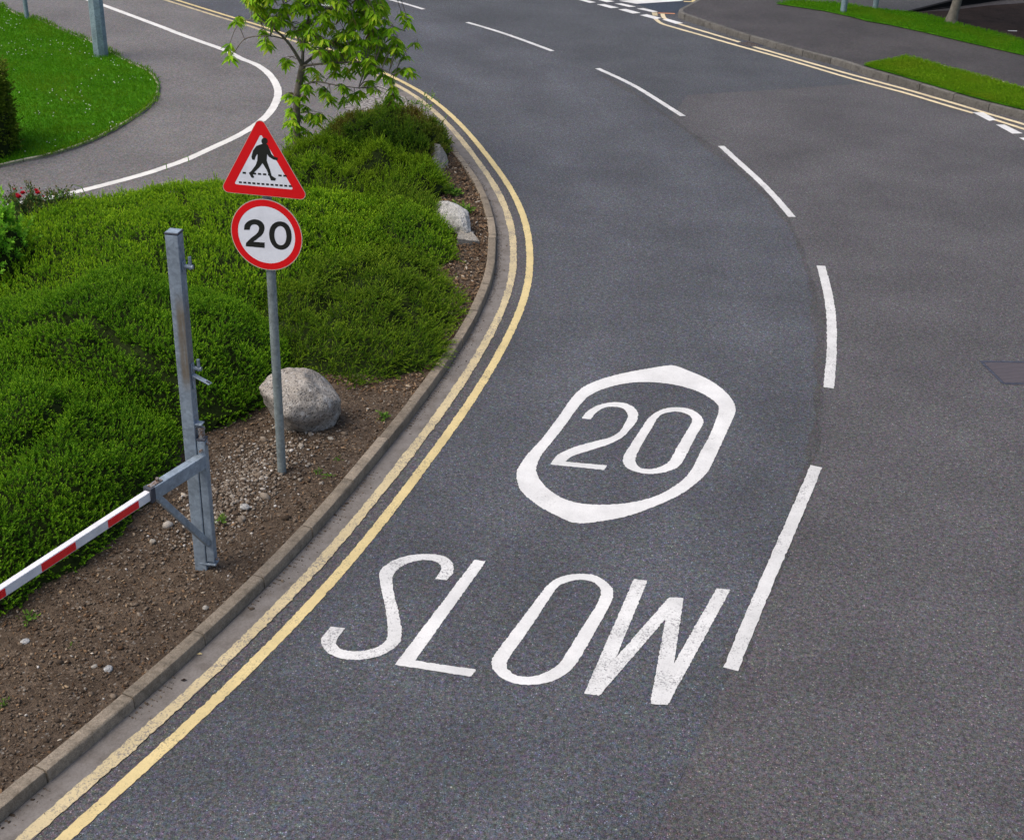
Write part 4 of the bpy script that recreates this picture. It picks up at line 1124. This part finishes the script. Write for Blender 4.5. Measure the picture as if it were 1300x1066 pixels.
cnt['S10'] = shrub('leafy_plant', Dome(*at(-4, 318, .55)[:2], .56, .8, 0, .84, 2.2, .5, .3, 2.4, wob=.2), 'bright green broad leaved plant among the clipped shrubs at the photo edge', 'plant', M['leaf_broad'], 190, L=.18, nl=9, ll=.08, lw=.045, seed=10, up=.5, cone=1.1, twig_drop=.3)
print('shoots', cnt)

# rose bush
rc0 = at(42, 262, .5)
dm = Dome(rc0[0], rc0[1] + .2, .75, .5, 0, .62, 2.2, .5, .35, 3.0)
shrub('rose_bush', dm, 'small rose bush with red flowers beside the footpath', 'rose bush', M['leaf_rose'], 160, .16, 8, .05, .03, seed=12, up=.8, spread=.7)
rose_root = [o for o in C.objects if o.name.startswith('rose_bush')][0]
for (px_, py_, r) in ((24, 252, .07), (29, 247, .06), (48, 247, .06), (46, 243, .045), (22, 249, .05), (18, 241, .025), (27, 240, .025), (36, 244, .022), (55, 250, .022)):
    b = at_depth(px_, py_, rc0[1] + random.uniform(-.1, .3))
    bm = bmesh.new()
    for k in range(9):
        a = k * 2.4; tl = .25 + .09 * k; d = Vector((math.cos(a) * math.sin(tl), math.sin(a) * math.sin(tl), math.cos(tl))); sd2 = d.cross(Vector((0, 0, 1))).normalized()
        o_ = Vector(b); v = [bm.verts.new(o_), bm.verts.new(o_ + d * r * .6 + sd2 * r * .5), bm.verts.new(o_ + d * r), bm.verts.new(o_ + d * r * .6 - sd2 * r * .5)]
        bm.faces.new(v)
    link('flower', bm_mesh('flower', bm), M['petal'], rose_root)
# grassy stalks that stand against the path line
bm_pts = []
for (x0, y0, x1, y1) in ((110, 250, 93, 234), (77, 255, 69, 238), (60, 256, 66, 244), (240, 206, 233, 200), (212, 216, 206, 209), (80, 252, 78, 243)):
    a = at(x0, y0, .45); b = at_depth(x1, y1, a[1] + .05); bm_pts.append((a, b))
bm = bmesh.new()
for a, b in bm_pts:
    mid = (a + b) / 2 + np.array([.03, 0, .06]); add_tube(bm, [a, mid, b], [.008, .007, .003], 5)
tag(link('grass_stalks', bm_mesh('stalks', bm), M['leaf_weed']), kind='stuff')

# ------------------------------------------------------------------ weeds at the bed's edge
def weed(px_, py_, size, n, lab, z=.1):
    b = at(px_, py_, z); rng = np.random.default_rng(int(px_ * 7 + py_))
    D = np.stack([rng.normal(0, .8, n), rng.normal(0, .8, n), rng.uniform(.3, 1, n)], 1); D /= np.linalg.norm(D, axis=1)[:, None]
    P = np.tile(b, (n, 1)) + rng.normal(0, size * .15, (n, 3)) * [1, 1, 0]
    V, tp_ = shoots(P, D, size * rng.uniform(.6, 1.2, n), 5, size * .55, size * .26, .8, rng, droop=.3)
    tag(link('weed', np_mesh('weed', V, quads(V), False, {'tip': tp_}), M['leaf_weed']), lab, 'weed', 'small weeds in the bare soil')


for a in ((5, 897, .07, 9, 'small green weed on the soil at the photo edge'), (37, 787, .09, 10, 'pale green weed in front of the hedge, left of the boom end'), (92, 822, .05, 7, 'tiny weed on bare soil between hedge and kerb'), (282, 661, .07, 12, 'green weed on the gravel right of the barrier post'),
          (404, 601, .055, 8, 'weed near the sign pole, the left one of two'), (418, 605, .06, 9, 'weed near the sign pole, the right one of two'), (428, 584, .045, 8, 'weed right of the boulder base'), (487, 531, .1, 12, 'weed against the kerb top near the juniper'),
          (572, 246, .16, 22, 'leafy weed above the long whitish boulder'), (592, 270, .12, 12, 'dry yellowish weed right of the long whitish boulder'), (587, 268, .17, 18, 'dark leafy weed right of the long whitish boulder'), (562, 168, .1, 10, 'weed at the dropped kerb by the bed tip')):
    weed(*a)
for (px_, py_, h, n) in ((525, 145, .42, 26), (540, 135, .5, 22)):
    b = at(px_, py_ + 12, .05); rng = np.random.default_rng(int(px_))
    P = b + np.stack([rng.normal(0, .1, n), rng.normal(0, .1, n), rng.uniform(.1, h, n)], 1)
    D = np.stack([rng.normal(0, .7, n), rng.normal(0, .7, n), rng.uniform(0, 1, n)], 1); D /= np.linalg.norm(D, axis=1)[:, None]
    V, tp_ = shoots(P, D, .12 * np.ones(n), 4, .07, .03, .9, rng)
    t = empty('sapling', b, 'thin leafy sapling at the far tip of the bed, ' + ('left one' if px_ < 530 else 'right one'), 'plant', 'saplings on the cobbled patch')
    link('leaves', np_mesh('leaves', V, quads(V), False, {'tip': tp_}), M['leaf_weed'], t)
    bm = bmesh.new(); add_tube(bm, [b, b + np.array([.02, 0, h * .6]), b + np.array([.05, .02, h])], [.008, .006, .003], 5); link('stem', bm_mesh('stem', bm), M['bark'], t)

# ------------------------------------------------------------------ mulch, pebbles and clods on the bare soil
def bed_points(n, u0, u1, wmin, wmax, seed):
    rng = np.random.default_rng(seed); k = rng.uniform(u0, u1, n); i = k.astype(int)
    base = offset(KF, -.125)[i]; nn_ = normals2(KF)[i]; w_ = rng.uniform(wmin, wmax, n)
    P = base.copy(); P[:, :2] -= nn_ * w_[:, None]; P[:, :2] += rng.normal(0, .02, (n, 2))
    P[:, 2] = .102 + np.minimum(1, w_ / .5) * (soil_h(P[:, 0], P[:, 1]) - .095)
    keep = np.ones(n, bool)
    for d_ in SHRUBS: keep &= d_.d(P[:, 0], P[:, 1]) > .9
    return P[keep]


iA = idx_near(KF, at(560, 485)); iB = idx_near(KF, at(585, 206)); iS = idx_near(KF, at(60, 975))
P = bed_points(9000, iA - 10, iB + 60, .01, 1.1, 31); scatter_stones('wood_chips', P, .0135 * np.exp(np.random.default_rng(3).normal(0, .35, len(P))), M['wood_chip'], flat=(.15, .35), elong=2.6, seed=32)
P = bed_points(15000, 0, iA, .01, 2.6, 33); scatter_stones('soil_clods', P, .0065 * np.exp(np.random.default_rng(4).normal(0, .5, len(P))), M['clod'], flat=(.5, .9), elong=1.6, seed=34)
P = bed_points(4200, 0, iA, .01, 2.4, 35); scatter_stones('wood_chips', P, .0085 * np.exp(np.random.default_rng(5).normal(0, .4, len(P))), M['wood_chip'], flat=(.2, .4), elong=2.4, seed=36)
P = bed_points(1500, 0, iB, .02, 2.3, 37); scatter_stones('gravel', P, .0085 * np.exp(np.random.default_rng(6).normal(0, .5, len(P))), M['pebble'], flat=(.45, .8), elong=1.5, seed=38)
rng = np.random.default_rng(9); q_ = rng.normal(0, 1, (3400, 2)); cpos = at(308, 612, .1)
P = np.c_[cpos[0] + q_[:, 0] * .24 + q_[:, 1] * .16, cpos[1] + q_[:, 1] * .62, np.full(3400, .1)]; P[:, 2] = .104 + (soil_h(P[:, 0], P[:, 1]) - .095)
P = P[np.array([SHRUBS[0].d(P[:, 0], P[:, 1]) > .93, SHRUBS[1].d(P[:, 0], P[:, 1]) > .93]).all(0)]
scatter_stones('gravel', P, .0105 * np.exp(rng.normal(0, .45, len(P))), M['pebble'], flat=(.5, .85), elong=1.5, seed=40)
for (px_, py_, r, lab) in ((137, 849, .045, 'pale angular stone on the soil beside the kerb, largest there'), (120, 846, .035, 'tan stone next to the pale angular one'), (32, 814, .04, 'white pebble on the soil below the boom end'), (194, 687, .035, 'flat grey stone on soil between boom and brace'), (420, 557, .045, 'reddish stone at the foot of the granite boulder'), (261, 771, .03, 'round tan stone on the kerb edge below the barrier post'), (311, 643, .05, 'pale stone on the gravel right of the barrier post')):
    tag(boulder('stone', at(px_, py_, .11), (r, r * .8, r * .55), (0, 0, px_), M['flat_rock'] if px_ not in (32, 137, 311) else M['pale_rock'], int(px_) % 50, cuts=5), lab, 'stone')
rng = np.random.default_rng(71); k = rng.uniform(0, iB, 2600).astype(int); d_ = rng.exponential(.035, 2600)
P = KF[k] + np.c_[normals2(KF)[k] * (d_ + .012)[:, None], np.full(2600, .0085)]; P = P[vnoise(P[:, 0] * 1.3 + 20, P[:, 1] * 1.3 + 20) > .38]
scatter_stones('gutter_grit', P, .0045 * np.exp(rng.normal(0, .45, len(P))), M['clod'], flat=(.4, .8), elong=1.8, seed=72)
# fallen leaves on the gutter
for (px_, py_, lab, mt) in ((253, 830, 'small yellow leaf lying in the gutter', 'yellow_paint'), (233, 863, 'small dark leaf lying in the gutter', 'dark_bed')):
    b = at(px_, py_, .012); tag(link('fallen_leaf', poly_mesh('fallen_leaf', [[b + np.array(v) * 1.0 for v in ((-.025, 0, 0), (0, -.014, .006), (.028, .002, .002), (.002, .014, .008))]]), M[mt]), lab, 'leaf')

# ------------------------------------------------------------------ lawn grass and clover (stuff)
def inside(P, poly):
    x, y = P[:, 0], P[:, 1]; c_ = np.zeros(len(P), bool); n = len(poly)
    for i in range(n):
        x1, y1 = poly[i - 1][:2]; x2, y2 = poly[i][:2]
        c_ ^= ((y1 > y) != (y2 > y)) & (x < (x2 - x1) * (y - y1) / (y2 - y1 + 1e-12) + x1)
    return c_


def grass(name, poly, n, z, blade=.06, seed=1, wid=.007, mat='grass'):
    poly = np.asarray(poly); rng = np.random.default_rng(seed)
    lo, hi = poly[:, :2].min(0), poly[:, :2].max(0)
    lo = np.maximum(lo, [-16, 15]); hi = np.minimum(hi, [20, 45])
    P = np.c_[rng.uniform(lo[0], hi[0], n), rng.uniform(lo[1], hi[1], n), np.full(n, z)]
    P = P[inside(P, poly)]; P = P[view_cull(P, 10)]
    D = np.stack([rng.normal(0, .55, len(P)), rng.normal(0, .55, len(P)), np.ones(len(P))], 1); D /= np.linalg.norm(D, axis=1)[:, None]
    hgt = blade * rng.uniform(.5, 1.3, len(P)) * (0.7 + .7 * vnoise(P[:, 0] * 1.1 + 50, P[:, 1] * 1.1 + 50)); V, tp_ = shoots(P, D, hgt, 4, blade * .8, wid, .5, rng)
    tag(link(name, np_mesh(name, V, quads(V), False, {'tip': tp_}), M[mat]), kind='stuff')
    return P


PG = grass('grass', lawn_o, 120000, .05, .055, 51, .012)
grass('grass', np.r_[v1_top[::-1], offset(kr, -.14)[st:]], 90000, PZ + .02, .05, 52, .012, 'grass_light')
grass('grass', np.r_[v2_bot, v2_top], 60000, PZ + .02, .05, 53, .012, 'grass')
rng = np.random.default_rng(63); el = resample(ed, .012); P = el + np.c_[rng.normal(0, .04, (len(el), 2)), np.zeros(len(el))]; P[:, 2] = .045
D = np.stack([rng.normal(0, .8, len(P)), rng.normal(0, .8, len(P)), np.ones(len(P))], 1); D /= np.linalg.norm(D, axis=1)[:, None]
k = vnoise(P[:, 0] * 2 + 8, P[:, 1] * 2 + 8) > .35; V, tp_ = shoots(P[k], D[k], .07 * rng.uniform(.5, 1.4, k.sum()), 4, .055, .011, .5, rng)
tag(link('grass', np_mesh('grass', V, quads(V), False, {'tip': tp_}), M['grass_light']), kind='stuff')
rng = np.random.default_rng(61); k = rng.choice(len(PG), 900, replace=False); P = PG[k]; P = P[vnoise(P[:, 0] * .8 + 12, P[:, 1] * .8 + 12) > .5]
P = P + np.c_[np.zeros((len(P), 2)), np.full(len(P), .05)]
scatter_stones('clover_flowers', P, .014 * np.ones(len(P)), M['clover'], flat=(.6, .9), elong=1.1, seed=62)

# ------------------------------------------------------------------ young tree on the bed's edge
TB = at(378, 216, .03); TY = TB[1]
t = empty('young_tree', TB, 'slender young tree with drooping bright green leaves between footpath and bed', 'tree')
rngt = np.random.default_rng(77)
tp3 = lambda x, y, dy=0.0: at_depth(x, y, TY + dy)
trunk = [TB - BZ * .05, TB + BZ * .02, tp3(377, 190), tp3(376.5, 160), tp3(377, 125), tp3(380, 105), tp3(384, 84)]
bm = bmesh.new(); add_tube(bm, catmull(trunk, 4), np.interp(np.linspace(0, 1, 25), [0, .1, 1], [.085, .066, .055]), 12); link('trunk', bm_mesh('trunk', bm, True), M['bark'], t)
fork = tp3(384, 84)
limbs = [[fork, tp3(374, 66, -.05), tp3(362, 50, -.1), tp3(347, 36, -.15), tp3(330, 22, -.2), tp3(318, 5, -.25)],
         [fork, tp3(385, 60, .1), tp3(390, 30, .15), tp3(398, -5, .2), tp3(402, -50, .25), tp3(405, -90, .2)],
         [fork, tp3(398, 72, .2), tp3(425, 52, .45), tp3(455, 36, .7), tp3(485, 30, .9), tp3(515, 40, 1.0)],
         [fork, tp3(400, 82, -.15), tp3(430, 80, -.4), tp3(465, 80, -.55), tp3(500, 95, -.6)],
         [tp3(385, 60, .1), tp3(372, 35, .5), tp3(360, 5, .8), tp3(350, -40, .9)],
         [tp3(390, 30, .15), tp3(430, 5, -.2), tp3(470, -20, -.3), tp3(495, -30, -.3)],
         [tp3(379, 112), tp3(400, 104, -.2), tp3(425, 108, -.35), tp3(455, 112, -.4)],
         [tp3(362, 50, -.1), tp3(343, 46, -.3), tp3(320, 47, -.35), tp3(308, 52, -.4), tp3(298, 66, -.4)],
         [tp3(347, 36, -.15), tp3(325, 26, .2), tp3(305, 27, .3)]]
rad = [.032, .03, .028, .022, .02, .02, .016, .01, .012]
skel = []
bm = bmesh.new()
for L, r in zip(limbs, rad):
    P = catmull(L, 4); add_tube(bm, P, list(np.linspace(r, .007, len(P))), 8); skel += list(P[2:])
link('branches', bm_mesh('branches', bm, True), M['bark'], t)
skel = np.array(skel + [tp3(377, y) for y in range(120, 200, 8)])
core = [(312, -5), (318, 14), (332, 32), (347, 38), (366, 44), (384, 58), (400, 66), (414, 78), (425, 102), (442, 106), (450, 88), (468, 92), (480, 82), (494, 80), (506, 66), (512, 44), (505, 24), (480, 4), (478, -50), (440, -95), (380, -95), (330, -50)]
pts = rngt.uniform([300, -95], [530, 110], (4200, 2)); pts = pts[inside(pts, np.array(core))][:400]
extra = [(290, 68), (292, 78), (298, 30), (303, 26), (336, 54), (338, 62), (344, 64), (334, 46), (358, 80), (363, 84), (395, 92), (404, 102), (412, 118), (420, 132), (414, 126), (434, 112), (428, 96), (455, 96), (470, 108), (486, 100), (458, 122), (450, 128), (478, 118), (498, 118), (505, 126), (437, 132), (520, 92), (524, 96), (513, 32), (519, 36), (530, 56), (507, 70), (516, 74), (392, 118), (388, 114), (500, 48), (488, 58), (478, 64), (466, 68), (384, 100), (508, 92), (495, 105), (440, 118), (500, 132), (468, 95), (482, 90)]
low = [(364, 124), (372, 130), (369, 142), (371, 158), (380, 165), (389, 140), (396, 150), (407, 154), (402, 158), (376, 182), (386, 178), (368, 148), (386, 128), (410, 150), (366, 158), (378, 172), (384, 188), (372, 196), (390, 190), (379, 150), (374, 168), (392, 172), (400, 186), (381, 200), (368, 178)]
cl_pts = []
for x, y in pts:
    dy = rngt.uniform(-1.0, 1.0) * (1 - abs(x - 410) / 260); cl_pts.append(tp3(x, y, dy))
for x, y in extra: cl_pts.append(tp3(x, y, rngt.uniform(-.55, .35)))
n_up = len(cl_pts)
for x, y in low: cl_pts.append(tp3(x, y, rngt.uniform(-.25, .15)))


def tree_leaves(P, D, LL, WW, rng):
    """drooping lance-shaped leaves, folded on the midrib: 3 stations, 4 faces each"""
    n = len(P); up = np.array([0, 0, 1.])
    side = np.cross(D, up) + rng.normal(0, .45, D.shape); side -= D * (side * D).sum(1)[:, None]; side /= np.linalg.norm(side, axis=1)[:, None]
    nr = np.cross(side, D)
    st_ = [0.0, .34, .7, 1.0]; wd = [.08, 1.0, .72, .0]
    rows_ = []
    for s_, w_ in zip(st_, wd):
        cpt_ = P + D * (LL * s_)[:, None] + np.array([0, 0, -1.]) * (LL * .22 * s_ * s_)[:, None]
        half = side * (WW * .5 * w_)[:, None]; lift = nr * (WW * .16 * w_)[:, None]
        rows_.append((cpt_ + half + lift, cpt_, cpt_ - half + lift))
    V = np.stack([v for r in rows_ for v in r], 1)                # n,12,3
    f = []
    for k in range(3):
        for a, b in ((0, 1), (1, 2)): f.append((k * 3 + a, k * 3 + b, (k + 1) * 3 + b, (k + 1) * 3 + a))
    Fq = (np.array(f)[None] + (np.arange(n) * 12)[:, None, None]).reshape(-1, 4)
    return V.reshape(-1, 3), Fq


LP, LD, LLn, LT = [], [], [], []
bm = bmesh.new()
for ci, p in enumerate(cl_pts):
    p = np.asarray(p); j_ = int(np.argmin(np.linalg.norm(skel - p - np.array([0, 0, .05]), axis=1))); a = skel[j_]
    top = p + np.array([0, 0, .08]); mid = (a + top) / 2 + np.array([0, 0, .10 * np.linalg.norm(top - a)])
    add_tube(bm, [a, mid, top, p], [.007, .006, .004, .003], 5, False)
    n = rngt.integers(14, 21)
    az0 = rngt.uniform(0, 6.28)
    for k in range(n):
        f = k / n; az = az0 + k * 2.4 + rngt.normal(0, .3)
        d = np.array([math.cos(az) * .75, math.sin(az) * .75, -.08 - .62 * rngt.random()]); d /= np.linalg.norm(d)
        o_ = (mid * (1 - f) + top * f) * .35 + (top * (1 - f) + p * f) * .65
        LP.append(o_); LD.append(d); LLn.append(rngt.uniform(.115, .185)); LT.append(1.0 if rngt.random() < .22 else rngt.uniform(0, .6))
link('twigs', bm_mesh('twigs', bm), M['bark'], t, kind='stuff')
LP, LD, LLn = np.array(LP), np.array(LD), np.array(LLn)
V, Fq = tree_leaves(LP, LD, LLn, LLn * rngt.uniform(.27, .36, len(LLn)), rngt)
link('crown', np_mesh('crown', V, Fq, False, {'tip': np.repeat(LT, 12)}), M['leaf_tree'], t)

# ------------------------------------------------------------------ street tree whose trunk stands on the far verge
tb = at(1207, 30, PZ); t = empty('street_tree', tb, 'pale tree trunk standing at the back edge of the far grass verge', 'tree')
bm = bmesh.new(); add_tube(bm, [tb - BZ * .05, tb + BZ * .05, tb + np.array([.03, 0, .3]), tb + np.array([.1, 0, .8]), tb + np.array([.16, .0, 2.2]), tb + np.array([.1, .1, 4.2])], [.20, .17, .125, .115, .1, .05], 12)
for k in range(6):
    a = k * 1.05; add_tube(bm, [tb + np.array([.16, 0, 2.0 + k * .2]), tb + np.array([.16 + math.cos(a) * .8, math.sin(a) * .8, 2.9 + k * .15]), tb + np.array([.16 + math.cos(a) * 1.8, math.sin(a) * 1.8, 3.5 + k * .2])], [.05, .035, .012], 7)
link('trunk', bm_mesh('trunk', bm, True), M['bark_pale'], t)
n = 2600; q_ = rngt.normal(0, 1, (n, 3)); q_ /= np.linalg.norm(q_, axis=1)[:, None]; q_ *= rngt.uniform(.55, 1, (n, 1)) ** .5
P = tb + np.array([.15, 0, 4.1]) + q_ * np.array([2.5, 2.5, 1.7]); D = q_ + rngt.normal(0, .5, q_.shape); D /= np.linalg.norm(D, axis=1)[:, None]
V, tp_ = shoots(P, D, .25 * np.ones(n), 7, .11, .06, .9, rngt)
link('crown', np_mesh('crown', V, quads(V), False, {'tip': tp_}), M['leaf_far'], t)
